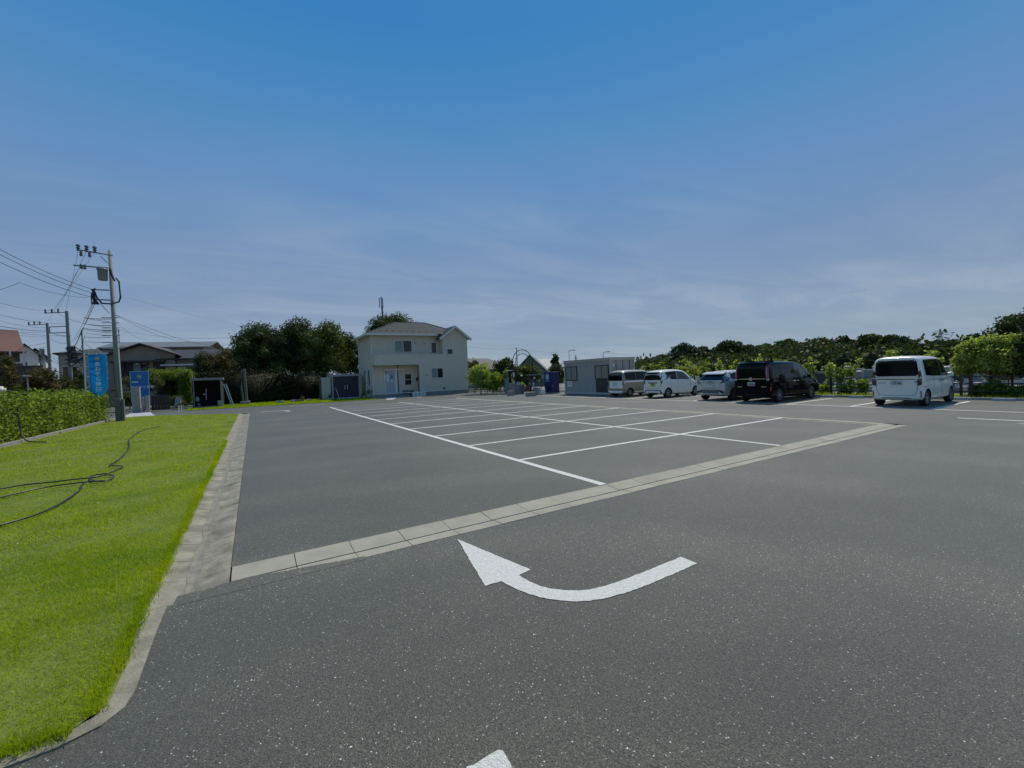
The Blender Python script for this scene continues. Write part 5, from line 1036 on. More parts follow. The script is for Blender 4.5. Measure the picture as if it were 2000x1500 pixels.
for s in (-1, 1):
    obj(MB().tube([(ax + s * R_ * 1.02, yA, 0), (ax + s * R_ * 1.02, yA, zc_)], .05, 6), 'post', BLACK, ar); obj(MB().tube([(ax + s * R_ * .72, yA, 0), (ax + s * R_ * .72, yA, zc_)], .035, 6), 'post', BLACK, ar)
    xx = ax + s * R_ * 1.02
    if s < 0:
        obj(MB().box(xx - .05, xx + .07, yA - .09, yA - .06, 1.5, 1.95), 'name_plate', PAPER, ar); obj(MB().box(xx - .06, xx + .08, yA - .09, yA - .06, .45, 1.2), 'name_plate', PAPER, ar)
    else: obj(MB().box(xx - .07, xx + .07, yA - .09, yA - .06, .35, .95), 'name_plate', PAPER, ar)
def cornerp(px_, py, w, h, d, m, name, label, cat, y=None, **k):
    g = gnd(px_, py); return block(name, label, cat, g.x - w / 2, g.x + w / 2, g.y, g.y + d, h, m, **k)
cornerp(1002, 771.5, .42, .95, .3, STN, 'stone_block', 'stacked grey stone block at the left leg of the arch', 'stone', cap=.03)
cornerp(1000, 773, .5, .40, .35, CONCG, 'stone_block', 'low grey concrete block before the left arch leg', 'stone')
cornerp(992, 770, .3, 1.35, .25, mat('pale green plastic', (.24, .28, .24), .6), 'water_tank', 'pale green water tank post at the end of the low fence', 'tank', cap=.04)
cornerp(1012.5, 770.5, .42, .85, .4, mat('grey bin', (.21, .215, .22), .5), 'storage_bin', 'left one of two grey boxes under the arch', 'bin')
cornerp(1020, 769.5, .42, .8, .4, mat('grey bin2', (.15, .155, .16), .5), 'storage_bin', 'right darker one of two grey boxes under the arch', 'bin')
g = gnd(1016, 770); simple('metal_bowl', 'shiny metal ladle bowl lying on the grey boxes under the arch', 'bowl', MB().lathe([(.05, 0), (.2, .08), (.24, .16), (.2, .15)], 12), CHROME, (g.x, g.y + .15, .86), smooth=True)
pr = cornerp(1031, 764.5, 1.0, .62, .5, mat('red planter', (.15, .055, .05), .6), 'red_planter', 'dark red trough planter under the arch', 'planter')
g = gnd(1033, 764); crown('plant', L_MID, [(g.x - .2, g.y + .2, .85, .3, .25, .35)], 260, .09, pr, .4).matrix_parent_inverse = Matrix.Translation(-pr.location)
cornerp(1037, 757, .7, 1.3, .3, mat('pale board', (.26, .28, .26), .6), 'board', 'pale grey green board standing behind the red planter', 'board', z0=.5)
cornerp(1040, 774, .75, .32, .4, CONCG, 'stone_trough', 'low mossy trough with stones at the right arch leg', 'trough')
cornerp(1049, 771, .3, .62, .3, CONCG, 'stone_block', 'left upright grey block under the shelf', 'stone'); cornerp(1053.5, 771, .3, .6, .3, STN, 'stone_block', 'right upright grey block under the shelf', 'stone')
cornerp(1061.5, 771, .42, .45, .12, WHITE, 'white_panel', 'small square white panel leaning by the blue vending machine', 'panel')
sx = gnd(1055, 769); sh = thing('shelf', 'dark shelf rack of buckets and tools left of the vending machine', 'shelf', (sx.x, sx.y + .5, 0))
for z in (.75, 1.0, 1.25): obj(MB().box(sx.x - .7, sx.x + .5, sx.y + .5, sx.y + .9, z, z + .03), 'board', mat('shelf wood', (.12, .09, .07), .8), sh)
obj(MB().box(sx.x - .8, sx.x + .6, sx.y + .45, sx.y + .95, 1.62, 1.67), 'top', ALU, sh)
for dx_ in (-.72, .5): obj(MB().box(sx.x + dx_, sx.x + dx_ + .04, sx.y + .5, sx.y + .54, 0, 1.62), 'post', mat('shelf wood', (.12, .09, .07), .8), sh)
for k in range(5): simple('bucket', 'white grave bucket on the dark shelf left of the vending machine', 'bucket', MB().lathe([(.07, 0), (.10, .17), (.08, .17)], 8), [WHITE, mat('grey plastic', (.2, .2, .21), .5)][k % 2], (sx.x - .55 + .24 * k, sx.y + .7, [.78, 1.03, 1.28, .78, 1.03][k] + .001), 'grave buckets on the shelf')
# vending machine
v = thing('vending_machine', 'dark blue vending machine with white front graphics left of the container', 'vending machine', (21.5, 29.5, 0)); NAVY = mat('navy steel', (.006, .014, .10), .4)
Q(MB().box(21.5, 22.3, 29.45, 30.5, .08, 1.85), 'cabinet', NAVY, v, bevel=.02); Q(MB().box(21.47, 21.499, 29.52, 30.42, .7, 1.75), 'display', mat('navy front', (.02, .03, .11), .2), v)
Q(MB().box(21.45, 21.469, 29.75, 30.2, 1.2, 1.6), 'logo_panel', mat('logo pale', (.40, .43, .52), .5), v); Q(MB().box(21.45, 21.469, 29.7, 30.3, 1.02, 1.14), 'logo_panel', mat('logo mid', (.16, .19, .32), .5), v); Q(MB().box(21.45, 21.469, 29.8, 30.1, 1.64, 1.68), 'logo_panel', PAPER, v)
Q(MB().box(21.46, 21.499, 29.6, 30.35, .25, .5), 'delivery_flap', BLACK, v); Q(MB().box(21.45, 22.35, 29.4, 30.55, 0, .08), 'base', CONCG, v); Q(MB().box(21.6, 21.64, 29.43, 29.449, .6, .68), 'lock', CHROME, v)
# hanging banners at the arch, deep red and black
t = thing('curtain_banner', 'dark red and black hanging cloth left of the arch leg', 'banner', (19.4, 33.9, 0)); x_ = onY(993, 740, 33.9).x
Q(MB().box(x_ - .02, x_ + .33, 33.9, 33.94, .95, 2.1), 'cloth', mat('dark red cloth', (.035, .008, .007), .8), t); Q(MB().tube([(x_ - .05, 33.92, 2.12), (x_ + .6, 33.92, 2.12)], .025, 5), 'rod', WHITE, t); Q(MB().tube([(x_ - .04, 33.92, 0), (x_ - .04, 33.92, 2.14)], .025, 5), 'post', STEEL, t)

# ---- person in black
def person(x, y, heading):
    t = thing('person', 'person in black clothing and white cap bending slightly under the entrance arch', 'person', (x, y, 0)); t.rotation_euler = (0, 0, heading)
    J = {'pel': (0, 0, .92, .155, .115), 'waist': (0, -.02, 1.06, .14, .10), 'chest': (0, -.06, 1.25, .17, .12), 'sho': (0, -.09, 1.38, .13, .09), 'neck': (0, -.12, 1.45, .055, .055), 'head': (0, -.15, 1.53, .075, .085), 'crown': (0, -.16, 1.61, .07, .08),
         'ls': (.17, -.09, 1.36, .06, .06), 'le': (.25, -.14, 1.10, .048, .048), 'lw': (.17, -.34, 1.16, .032, .032), 'lh': (.14, -.42, 1.19, .035, .02),
         'rs': (-.17, -.09, 1.36, .06, .06), 're': (-.27, -.2, 1.15, .048, .048), 'rw': (-.17, -.36, 1.34, .032, .032), 'rh': (-.13, -.42, 1.40, .035, .02),
         'lhp': (.09, 0, .86, .10, .10), 'lk': (.11, -.04, .48, .07, .07), 'la': (.11, .02, .09, .045, .045), 'lt': (.12, -.12, .04, .04, .03), 'rhp': (-.09, 0, .86, .10, .10), 'rk': (-.11, -.02, .48, .07, .07), 'ra': (-.12, .04, .09, .045, .045), 'rt': (-.13, -.10, .04, .04, .03)}
    E_ = [('pel', 'waist'), ('waist', 'chest'), ('chest', 'sho'), ('sho', 'neck'), ('neck', 'head'), ('head', 'crown'), ('sho', 'ls'), ('ls', 'le'), ('le', 'lw'), ('lw', 'lh'), ('sho', 'rs'), ('rs', 're'), ('re', 'rw'), ('rw', 'rh'), ('pel', 'lhp'), ('lhp', 'lk'), ('lk', 'la'), ('la', 'lt'), ('pel', 'rhp'), ('rhp', 'rk'), ('rk', 'ra'), ('ra', 'rt')]
    ks = list(J); me = bpy.data.meshes.new('body'); me.from_pydata([J[k][:3] for k in ks], [(ks.index(a), ks.index(b)) for a, b in E_], []); o = bpy.data.objects.new('body', me); link(o, t, local=True)
    s = o.modifiers.new('skin', 'SKIN'); sv = me.skin_vertices[0].data
    for k, q in zip(ks, sv): q.radius = J[k][3:]; q.use_root = (k == 'pel')
    o.modifiers.new('sub', 'SUBSURF').levels = 1; o.modifiers['sub'].render_levels = 1; me.materials.append(mat('black clothes', (.012, .012, .013), .85))
    SK = mat('skin', (.36, .22, .16), .6)
    h = obj(MB().lathe([(.03, -.12), (.065, -.09), (.082, -.02), (.085, .04), (.07, .1), (.03, .13)], 12, (0, -.165, 1.545)), 'face', SK, t, local=True, smooth=True)
    obj(MB().lathe([(.096, -.01), (.10, .04), (.08, .11), (.03, .14)], 12, (0, -.16, 1.56)).add([(-.08, -.24, 1.575), (.08, -.24, 1.575), (.06, -.34, 1.56), (-.06, -.34, 1.56)], [(0, 1, 2, 3)]), 'cap', WHITE, t, local=True)
    obj(MB().lathe([(.09, -.08), (.095, .0), (.09, .02)], 10, (0, -.14, 1.55)), 'hair', mat('hair', (.02, .016, .014), .8), t, local=True)
    for sg in (-1, 1):
        mb = MB(); hx, hy, hz = (.14, -.43, 1.195) if sg > 0 else (-.13, -.43, 1.41); mb.box(hx - .035, hx + .035, hy - .06, hy, hz - .015, hz + .015)
        for k in range(4): mb.tube([(hx - .028 + k * .019, hy - .06, hz), (hx - .028 + k * .019, hy - .1 + abs(k - 1.5) * .008, hz - .01), (hx - .028 + k * .019, hy - .12 + abs(k - 1.5) * .012, hz - .035)], .0085, 5)
        mb.tube([(hx - sg * .03, hy - .02, hz), (hx - sg * .06, hy - .06, hz - .01)], .01, 5); obj(mb, 'hand', SK, t, local=True)
    return t
x, y = base(1015, 39.2); person(x, y, math.radians(60))

# ================================================================== RIGHT-HAND FENCE, WHEEL STOPS, SIGN, GRAVES
FB = mat('fence dark brown', (.022, .018, .016), .5); fx = 24.9
fn = thing('rail_fence', 'dark brown three rail fence between the parked cars and the cemetery', 'fence', (fx, 8, 0))
for y_ in [-8.4, -6.4, -4.4, -2.4, -.4, 1.6, 3.6, 5.45, 5.75, 8.4, 10.4, 12.4, 14.4, 16.4, 18.4, 20.4]: obj(MB().box(fx - .04, fx + .04, y_ - .04, y_ + .04, 0, 1.02 if y_ in (5.45, 5.75) else .95), 'post', FB, fn)
for z in (.28, .6, .88): obj(MB().tube([(fx - .05, -9, z), (fx - .05, 20.5, z)], .022, 6), 'rail', FB, fn)
ws = MB().add([(-.06, -.3, 0), (.06, -.3, 0), (.06, .3, 0), (-.06, .3, 0), (-.04, -.28, .1), (.04, -.28, .1), (.04, .28, .1), (-.04, .28, .1)], [(0, 3, 2, 1), (0, 1, 5, 4), (1, 2, 6, 5), (2, 3, 7, 6), (3, 0, 4, 7), (4, 5, 6, 7)]).mesh('wheel_stop'); ws.materials.append(CONCL)
stall_txt = ['beyond the right edge', 'of the empty bay at the right edge', 'ahead of the white wagon', 'of the empty bay beside the black minivan', 'ahead of the black minivan', 'ahead of the silver hatchback', 'ahead of the empty gap by the silver hatchback', 'ahead of the small white car', 'ahead of the beige van']
for k in range(9):
    for j in (0, 1):
        o = bpy.data.objects.new('wheel_stop', ws); o.location = (23.75, 1.8 + 2.27 * (k - 0) + j * 1.15 + .3, .0); link(o); o['label'] = f'{["near", "far"][j]} concrete wheel stop {stall_txt[k]}'; o['category'] = 'wheel stop'; o['group'] = 'concrete wheel stops'
sp = 24.55; yy = onY(1362, 738, 15.3)
d_ = ray(1362, 738); kk = sp / d_.x; pz = CP + d_ * kk; sn = thing('notice_sign', 'small pale notice sign on a post between the small white car and the hatchback', 'sign', (sp, pz.y, 0))
Q(MB().box(sp - .02, sp, pz.y - .15, pz.y + .15, pz.z - .14, pz.z + .14), 'panel', mat('sign pale', (.42, .44, .42), .6), sn); Q(MB().box(sp - .026, sp - .021, pz.y - .1, pz.y + .1, pz.z + .03, pz.z + .06), 'notice_text', INKG, sn); Q(MB().box(sp + .001, sp + .05, pz.y - .03, pz.y + .03, 0, pz.z + .1), 'post', STEEL, sn)
GM = [mat('granite grey', (.22, .225, .23), .35, vary=.2, vscale=30), mat('granite pale', (.38, .38, .37), .45, vary=.15, vscale=30), mat('granite black', (.05, .052, .055), .2), mat('granite warm', (.28, .25, .23), .5, vary=.2, vscale=20)]
def grave(kind):
    t = thing('gravestone', 'x', 'gravestone', (0, 0, -50)); m = GM[kind % 4]; m2 = GM[(kind + 1) % 2]
    obj(MB().box(-.6, .6, -.65, .65, 0, .28), 'base', m2, t, bevel=.01, local=True); obj(MB().box(-.38, .38, -.38, .38, .28, .46), 'plinth', m, t, local=True)
    if kind % 2: obj(MB().box(-.16, .16, -.16, .16, .46, 1.18).add([(-.16, -.16, 1.18), (.16, -.16, 1.18), (.16, .16, 1.18), (-.16, .16, 1.18), (0, 0, 1.23)], [(0, 1, 4), (1, 2, 4), (2, 3, 4), (3, 0, 4)]), 'stone', m, t, bevel=.008, local=True)
    else: obj(MB().box(-.08, .08, -.34, .34, .46, 1.02), 'stone', m, t, bevel=.02, local=True)
    obj(MB().box(-.55, -.45, -.35, -.2, .28, .5).box(-.55, -.45, .2, .35, .28, .5), 'flower_stands', m2, t, local=True)
    return t
protos = [grave(k) for k in range(4)]; used = set(); cnt = 0
for r_ in range(7):
    for c in range(17):
        x, y = 29 + r_ * 4.2 + (c % 2) * .1, -5 + c * 1.75 + r_ * .4; k = (r_ * 5 + c * 3) % 4
        if random.random() < .12: continue
        pr = CP; d = Vector((x, y, 0)); pxx = 1000 + FPX * d.dot(CR) / d.dot(CF)
        if not 1540 < pxx < 2030: continue
        if k not in used: o = protos[k]; used.add(k)
        else: o = copy_tree(protos[k])
        o.location = (x, y, -.01); s = random.uniform(.9, 1.15); o.scale = (s, s, s * random.uniform(.9, 1.15))
        o['label'] = ['upright flat slab gravestone in mid grey granite', 'tall pillar gravestone in pale granite', 'upright flat slab gravestone in black granite', 'tall pillar gravestone in warm brownish granite'][k] + ' on a stepped base behind the brown fence'; o['group'] = 'gravestones behind the right-hand fence'; cnt += 1

# garden hoses on the lawn
HOSE = mat('black hose', (.018, .02, .018), .4)
def smooth_pts(P_, n=6):
    P_ = [Vector(p) for p in P_]; o = []
    for i in range(len(P_) - 1):
        p0, p1, p2_, p3_ = P_[max(i - 1, 0)], P_[i], P_[i + 1], P_[min(i + 2, len(P_) - 1)]
        for k in range(n):
            u = k / n; o.append(.5 * ((2 * p1) + (p2_ - p0) * u + (2 * p0 - 5 * p1 + 4 * p2_ - p3_) * u * u + (3 * p1 - p0 - 3 * p2_ + p3_) * u ** 3))
    return o + [P_[-1]]
def hp(l, z=.062): return smooth_pts([gnd(a / 3.0303, 780 + b / 3.0303, z) for a, b in l])
h = thing('garden_hose', 'black garden hose looped once and trailing over the lawn to the left', 'hose', tuple(gnd(200, 932))[:2] + (0,))
for l in ([(-80, 545), (0, 530), (150, 505), (300, 490), (450, 472), (560, 461), (620, 447), (665, 450), (672, 462), (640, 478), (590, 486), (550, 480), (536, 464), (550, 450), (600, 442), (660, 430), (722, 402), (715, 394), (650, 389), (690, 365), (740, 322), (765, 280), (764, 240), (790, 215), (850, 180), (950, 160)],
          [(-80, 602), (0, 580), (150, 545), (300, 515), (450, 495), (545, 486), (600, 482), (622, 478)], [(-80, 775), (0, 745), (130, 708), (250, 668), (350, 620), (440, 562), (478, 530), (485, 505), (510, 490), (548, 485)]):
    Q(MB().tube(hp(l), .013, 6), 'hose_length', HOSE, h, smooth=True)
obj(MB().tube(smooth_pts([(-7.25, 22.3, 1.3), (-7.2, 22.2, .8), (-7.1, 22.0, .35), (-6.9, 21.7, .12), (-6.6, 21.3, .07), (-6.2, 21.0, .06)]), .02, 6), 'hose', HOSE, None, label='black hose hanging down the front of the left hedge onto the grass', cat='hose')

# ================================================================== CARS (nose towards +X, rear bumper at x = 0)
PW = mat('white car paint', (.90, .84, .73), .28, spec=.5, coat=.6); PS = mat('silver white paint', (.64, .60, .53), .25, metal=.2, coat=.6); PB = mat('black car paint', (.002, .002, .004), .06, spec=.14); PT = mat('taupe car paint', (.27, .225, .17), .3, coat=.6)
CG = mat('car glass', (.006, .008, .010), .03, spec=.25); CGB = mat('car glass lit', (.05, .065, .06), .05, spec=.5); LR = mat('red lamp', (.42, .008, .03), .25, coat=.5); LD = mat('smoked lamp', (.035, .012, .014), .12, coat=1); LC = mat('clear lamp', (.35, .36, .37), .15, coat=1)  # the lit glass is a paler copy, its brightness put into the colour
TRIM = mat('black trim', (.012, .012, .012), .55); SEAM = mat('panel gap', (.05, .052, .054), .7); SEAMB = mat('panel gap black', (.002, .002, .002), .7); PLW = mat('plate white', (.60, .61, .60), .5); PLY = mat('plate yellow', (.52, .36, .035), .5); PLG = mat('plate digits', (.02, .07, .04), .5); RIM = mat('alloy', (.36, .36, .37), .3, metal=.7)
def body_mesh(st, arches, paint, level=2):
    """st rows: x, zbottom, zbelt, ztop, half widths low/belt/top. Arches: (x, z, r) cut right through."""
    rings = []
    for (x, zb, zm, zt, wl, wb, wt) in st:
        rings.append([(0, zb), (wl * .55, zb), (wl * .93, zb + .015), (wl, zb + .10), (wl * 1.004, zb + (zm - zb) * .45), (wl, zb + (zm - zb) * .75), (wb, zm), (wb + (wt - wb) * .5, zm + (zt - zm) * .5), (wb + (wt - wb) * .93, zm + (zt - zm) * .86), (wt * .86, zm + (zt - zm) * .985), (wt * .5, zt + .012), (0, zt + .018)])
    vs = []; n = len(rings[0]); idx = []
    for i, r in enumerate(rings):
        row = []; x = st[i][0]
        for k, (y, z) in enumerate(r): row.append(len(vs)); vs.append((x, y, z))
        neg = []
        for k in range(n - 2, 0, -1): neg.append(len(vs)); vs.append((x, -r[k][0], r[k][1]))
        idx.append(row + neg)
    m = len(idx[0]); fs = []
    for i in range(len(idx) - 1):
        for k in range(m): fs.append((idx[i][k], idx[i][(k + 1) % m], idx[i + 1][(k + 1) % m], idx[i + 1][k]))
    for row, flip in ((idx[0], 1), (idx[-1], 0)):
        L_, R_ = row[:n], [row[0]] + row[:n - 1:-1] + [row[n - 1]]
        for k in range(n - 1):
            f = [L_[k], L_[k + 1], R_[k + 1], R_[k]]; f = list(dict.fromkeys(f)); fs.append(tuple(f if flip else f[::-1]))
    me = bpy.data.meshes.new('body'); me.from_pydata(vs, [], fs); me.update(); me.materials.append(paint); me.materials.append(TRIM)
    o = bpy.data.objects.new('tmp', me); COL.objects.link(o); s = o.modifiers.new('s', 'SUBSURF'); s.levels = level; s.render_levels = level; cut = []
    for (x, z, r) in arches:
        c = bpy.data.objects.new('cut', MB().lathe([(r, -1.2), (r, 1.2)], 28, (x, 0, z), 'y').mesh('cut')); c.data.materials.append(TRIM); COL.objects.link(c); cut.append(c)
        b = o.modifiers.new('b', 'BOOLEAN'); b.operation = 'DIFFERENCE'; b.object = c; b.solver = 'EXACT'; b.material_mode = 'TRANSFER'
    bpy.context.view_layer.update(); dg = bpy.context.evaluated_depsgraph_get(); out_ = bpy.data.meshes.new_from_object(o.evaluated_get(dg))
    # uncut body for projecting glass and lamps
    for b in [q for q in o.modifiers if q.type == 'BOOLEAN']: o.modifiers.remove(b)
    bpy.context.view_layer.update(); dg = bpy.context.evaluated_depsgraph_get(); sm = bpy.data.meshes.new_from_object(o.evaluated_get(dg))
    bvh = BVHTree.FromPolygons([v.co[:] for v in sm.vertices], [tuple(p.vertices) for p in sm.polygons])
    for q in [o] + cut: bpy.data.objects.remove(q)
    for p in out_.polygons: p.use_smooth = True
    out_.name = 'body'
    try: out_.set_sharp_from_angle(angle=math.radians(40))
    except Exception: pass
    return out_, bvh
class Car:
    def __init__(s, label, x0, yc, st, wheels, paint, arch_r, wheel_r, rim_style=5, group=None):
        s.t = thing('car', label, 'car', (x0, yc, 0)); me, s.bvh = body_mesh(st, [(wx, wheel_r, arch_r) for wx in wheels], paint)
        s.body = bpy.data.objects.new('body', me); link(s.body, s.t, local=True); s.hw = max(r[4] for r in st)
        for wx in wheels:
            for sg in (-1, 1):
                y = sg * (s.hw - .015)
                w = obj(MB().lathe([(wheel_r * .62, y - sg * .19), (wheel_r * .93, y - sg * .185), (wheel_r, y - sg * .15), (wheel_r, y - sg * .03), (wheel_r * .94, y), (wheel_r * .70, y - sg * .004), (wheel_r * .68, y - sg * .05)], 28, (wx, 0, wheel_r), 'y'), 'wheel', RUBBER, s.t, local=True, smooth=True)
                mb = MB(); a0 = y - sg * .012
                mb.lathe([(wheel_r * .68, a0 - sg * .05), (wheel_r * .69, a0), (wheel_r * .64, a0 + sg * .003), (wheel_r * .62, a0 - sg * .05)], 24, (wx, 0, wheel_r), 'y'); mb.lathe([(.03, a0 + sg * .0), (.06, a0 - sg * .01), (.065, a0 - sg * .05)], 10, (wx, 0, wheel_r), 'y')
                for k in range(rim_style):
                    a = 2 * PI * k / rim_style + .3; c, q = math.cos(a), math.sin(a); tx, tz = -q, c; wi, wo = .022 if rim_style > 6 else .038, .014 if rim_style > 6 else .055
                    r0, r1 = .05, wheel_r * .65; vs = []
                    for yy in (a0 - sg * .006, a0 - sg * .03):
                        for (r_, w_) in ((r0, wi), (r1, wo)):
                            for e in (-1, 1): vs.append((wx + c * r_ + tx * e * w_ / 1.5, yy, wheel_r + q * r_ + tz * e * w_ / 1.5))
                    mb.add(vs, [(0, 1, 3, 2), (4, 6, 7, 5), (0, 4, 5, 1), (2, 3, 7, 6), (0, 2, 6, 4), (1, 5, 7, 3)])
                obj(mb, 'rim', RIM, w, local=True); obj(MB().lathe([(wheel_r * .62, y - sg * .06), (wheel_r * .62, y - sg * .065)], 20, (wx, 0, wheel_r), 'y'), 'brake_disc', BLACK, w, local=True)
        obj(MB().box(.35, st[-1][0] - .4, -s.hw * .8, s.hw * .8, st[2][1] - .02, st[2][1] + .14), 'underbody', TRIM, s.t, local=True)
    def patch(s, poly, side, name, m, off=.006, step=.07, parent=None, skirt=.025, bvh=None):
        """panel following the body: poly in (y, z) for the rear/front, (x, z) for a side, (x, y) for the roof"""
        P_ = []; n = len(poly)
        for i in range(n):
            a, c = poly[i], poly[(i + 1) % n]; l = math.hypot(c[0] - a[0], c[1] - a[1]); k = max(1, int(l / step))
            for j in range(k): P_.append(Vector((a[0] + (c[0] - a[0]) * j / k, a[1] + (c[1] - a[1]) * j / k)))
        nb = len(P_); xs = [p.x for p in P_]; zs = [p.y for p in P_]
        P_ += [Vector((a, c)) for a in np.arange(min(xs) + step, max(xs), step) for c in np.arange(min(zs) + step, max(zs), step)]
        r = delaunay_2d_cdt(P_, [], [list(range(nb))], 1, 1e-5); vs = []; fs = [tuple(f) for f in r[2]]
        D = {'rear': Vector((1, 0, 0)), 'front': Vector((-1, 0, 0)), 'right': Vector((0, 1, 0)), 'left': Vector((0, -1, 0)), 'top': Vector((0, 0, -1))}[side]; last = None
        for v in r[0]:
            o = {'rear': Vector((-2, v.x, v.y)), 'front': Vector((9, v.x, v.y)), 'right': Vector((v.x, -4, v.y)), 'left': Vector((v.x, 4, v.y)), 'top': Vector((v.x, v.y, 5))}[side]
            h, nn, _, _ = s.bvh.ray_cast(o, D)
            if h is None:
                h = last or o + D; nn = -D
            if nn.dot(D) > 0: nn = -nn
            vs.append(h + nn * off); last = h
        # skirt
        cnt = {}
        for f in fs:
            for k in range(len(f)):
                e = tuple(sorted((f[k], f[(k + 1) % len(f)]))); cnt[e] = cnt.get(e, 0) + 1
        rim = [e for e, c in cnt.items() if c == 1]; mp_ = {}
        nv = list(vs)
        for e in rim:
            for i in e:
                if i not in mp_: mp_[i] = len(nv); nv.append(vs[i] + D * skirt)
            fs.append((e[0], e[1], mp_[e[1]], mp_[e[0]]))
        me = MB().add(nv, fs).mesh(name); me.materials.append(m); o = bpy.data.objects.new(name, me); link(o, parent or s.t, local=True)
        for p in me.polygons: p.use_smooth = True
        try: me.set_sharp_from_angle(angle=math.radians(35))
        except Exception: pass
        return o
    def line(s, pts, side, w=.012, m=SEAM, name='panel_gap'):
        P_ = []
        q = [Vector(p) for p in pts]; a = []; b = []
        for i, p in enumerate(q):
            d = (q[min(i + 1, len(q) - 1)] - q[max(i - 1, 0)]).normalized(); nn = Vector((-d.y, d.x)) * w / 2; a.append(p + nn); b.append(p - nn)
        return s.patch([tuple(p) for p in a + b[::-1]], side, name, m, .002, .08, None, .006)
    def plate(s, z, m, txt, col, w=.33, h=.165, y=0, small=None):
        h_, _, _, _ = s.bvh.ray_cast(Vector((-2, y, z)), Vector((1, 0, 0))); x = h_.x - .03
        p = obj(MB().box(x, x + .06, y - w / 2, y + w / 2, z - h / 2, z + h / 2), 'number_plate', m, s.t, local=True)
        def tx(body, size, yy, zz, nm, bold=.004):
            me = text_mesh(body, size, nm, .0015, bold); me.transform(face_mx(x - .004, yy, zz)); me.materials.append(col); o = bpy.data.objects.new(nm, me); link(o, p, local=True)
        if txt: tx(txt, .115, y - .02, z - .025, 'plate_number', .003)
        if small: tx(small, .05, y + .135, z - .03, 'plate_kana', 0)
        obj(MB().box(x - .003, x - .001, y - .07, y + .07, z + .045, z + .062), 'plate_header', col, p, local=True)
def mirror_(c, x, y, z, m):
    for sg in (-1, 1): obj(MB().add([(x, sg * y, z - .07), (x + .1, sg * y, z - .07), (x + .12, sg * (y + .16), z - .06), (x + .02, sg * (y + .17), z - .06), (x, sg * y, z + .07), (x + .08, sg * y, z + .08), (x + .1, sg * (y + .15), z + .09), (x + .02, sg * (y + .16), z + .09)], [(0, 1, 2, 3), (4, 7, 6, 5), (0, 4, 5, 1), (1, 5, 6, 2), (2, 6, 7, 3), (3, 7, 4, 0)]), 'wing_mirror', m, c.t, local=True, bevel=.02)
def rr(y, z0, z1, r=.08, taper=0):                        # symmetric rounded rectangle in (y, z)
    return [(-y + r, z0), (y - r, z0), (y, z0 + r), (y - taper, z1 - r * 1.4), (y - taper - r * 1.2, z1), (-y + taper + r * 1.2, z1), (-y + taper, z1 - r * 1.4), (-y, z0 + r)]

# --- white tall kei wagon, nearest, plate 13-45
st = [(.02, .36, 1.02, 1.64, .60, .64, .54), (.0, .30, 1.0, 1.66, .70, .70, .62), (.05, .22, 1.0, 1.76, .735, .73, .64), (.22, .20, 1.0, 1.80, .738, .735, .64), (1.2, .19, .99, 1.80, .738, .735, .63), (2.1, .19, .98, 1.77, .738, .735, .62), (2.42, .19, .97, 1.64, .738, .73, .61), (2.72, .20, .96, 1.30, .735, .72, .62), (2.92, .2, .96, 1.08, .73, .70, .62), (3.22, .24, .90, .99, .715, .66, .55), (3.36, .30, .78, .88, .66, .6, .48), (3.40, .38, .70, .76, .55, .5, .4)]
c = Car('white tall boxy kei wagon with plate 13 45, nearest of the parked cars', 19.95, 6.28, st, (.46, 2.98), PW, .345, .285, 5)
bk = c.t
c.patch(rr(.625, 1.09, 1.71, .08, .05), 'rear', 'rear_window', CG, .004)
c.patch(rr(.645, 1.065, 1.075, .004), 'rear', 'chrome_strip', CHROME, .02, .1); c.patch([(-.56, .985), (.56, .985), (.56, 1.015), (-.56, 1.015)], 'rear', 'garnish', CHROME, .02); c.patch([(-.56, .965), (.56, .965), (.56, .983), (-.56, .983)], 'rear', 'garnish_shadow', TRIM, .01)
for sg in (-1, 1):
    q = lambda l: [(sg * a, b) for a, b in (l if sg > 0 else l[::-1])]
    c.patch(q([(.59, .74), (.70, .78), (.70, 1.02), (.59, 1.0)]), 'rear', 'tail_lamp', LD, .012); c.patch(q([(.605, 1.03), (.70, 1.04), (.665, 1.30), (.61, 1.24)]), 'rear', 'tail_lamp', LD, .012)
    c.patch(q([(.66, .34), (.69, .34), (.69, .56), (.66, .56)]), 'rear', 'reflector', LR, .01)
c.line([(-.58, .95), (-.575, .62), (-.52, .42), (-.3, .385), (.3, .385), (.52, .42), (.575, .62), (.58, .95)], 'rear'); c.line([(-.5, .25), (-.4, .30), (0, .31), (.4, .30), (.5, .25)], 'rear', .03, TRIM, 'bumper_groove')
c.plate(.86, PLW, '13-45', PLG, small='い'); c.patch([(-.62 + .05, .84), (-.50, .84), (-.50, .92), (-.57, .92)], 'rear', 'badge', LC, .012); c.patch([(.3, .845), (.52, .845), (.52, .86), (.3, .86)][::1], 'rear', 'badge', SEAM, .01)
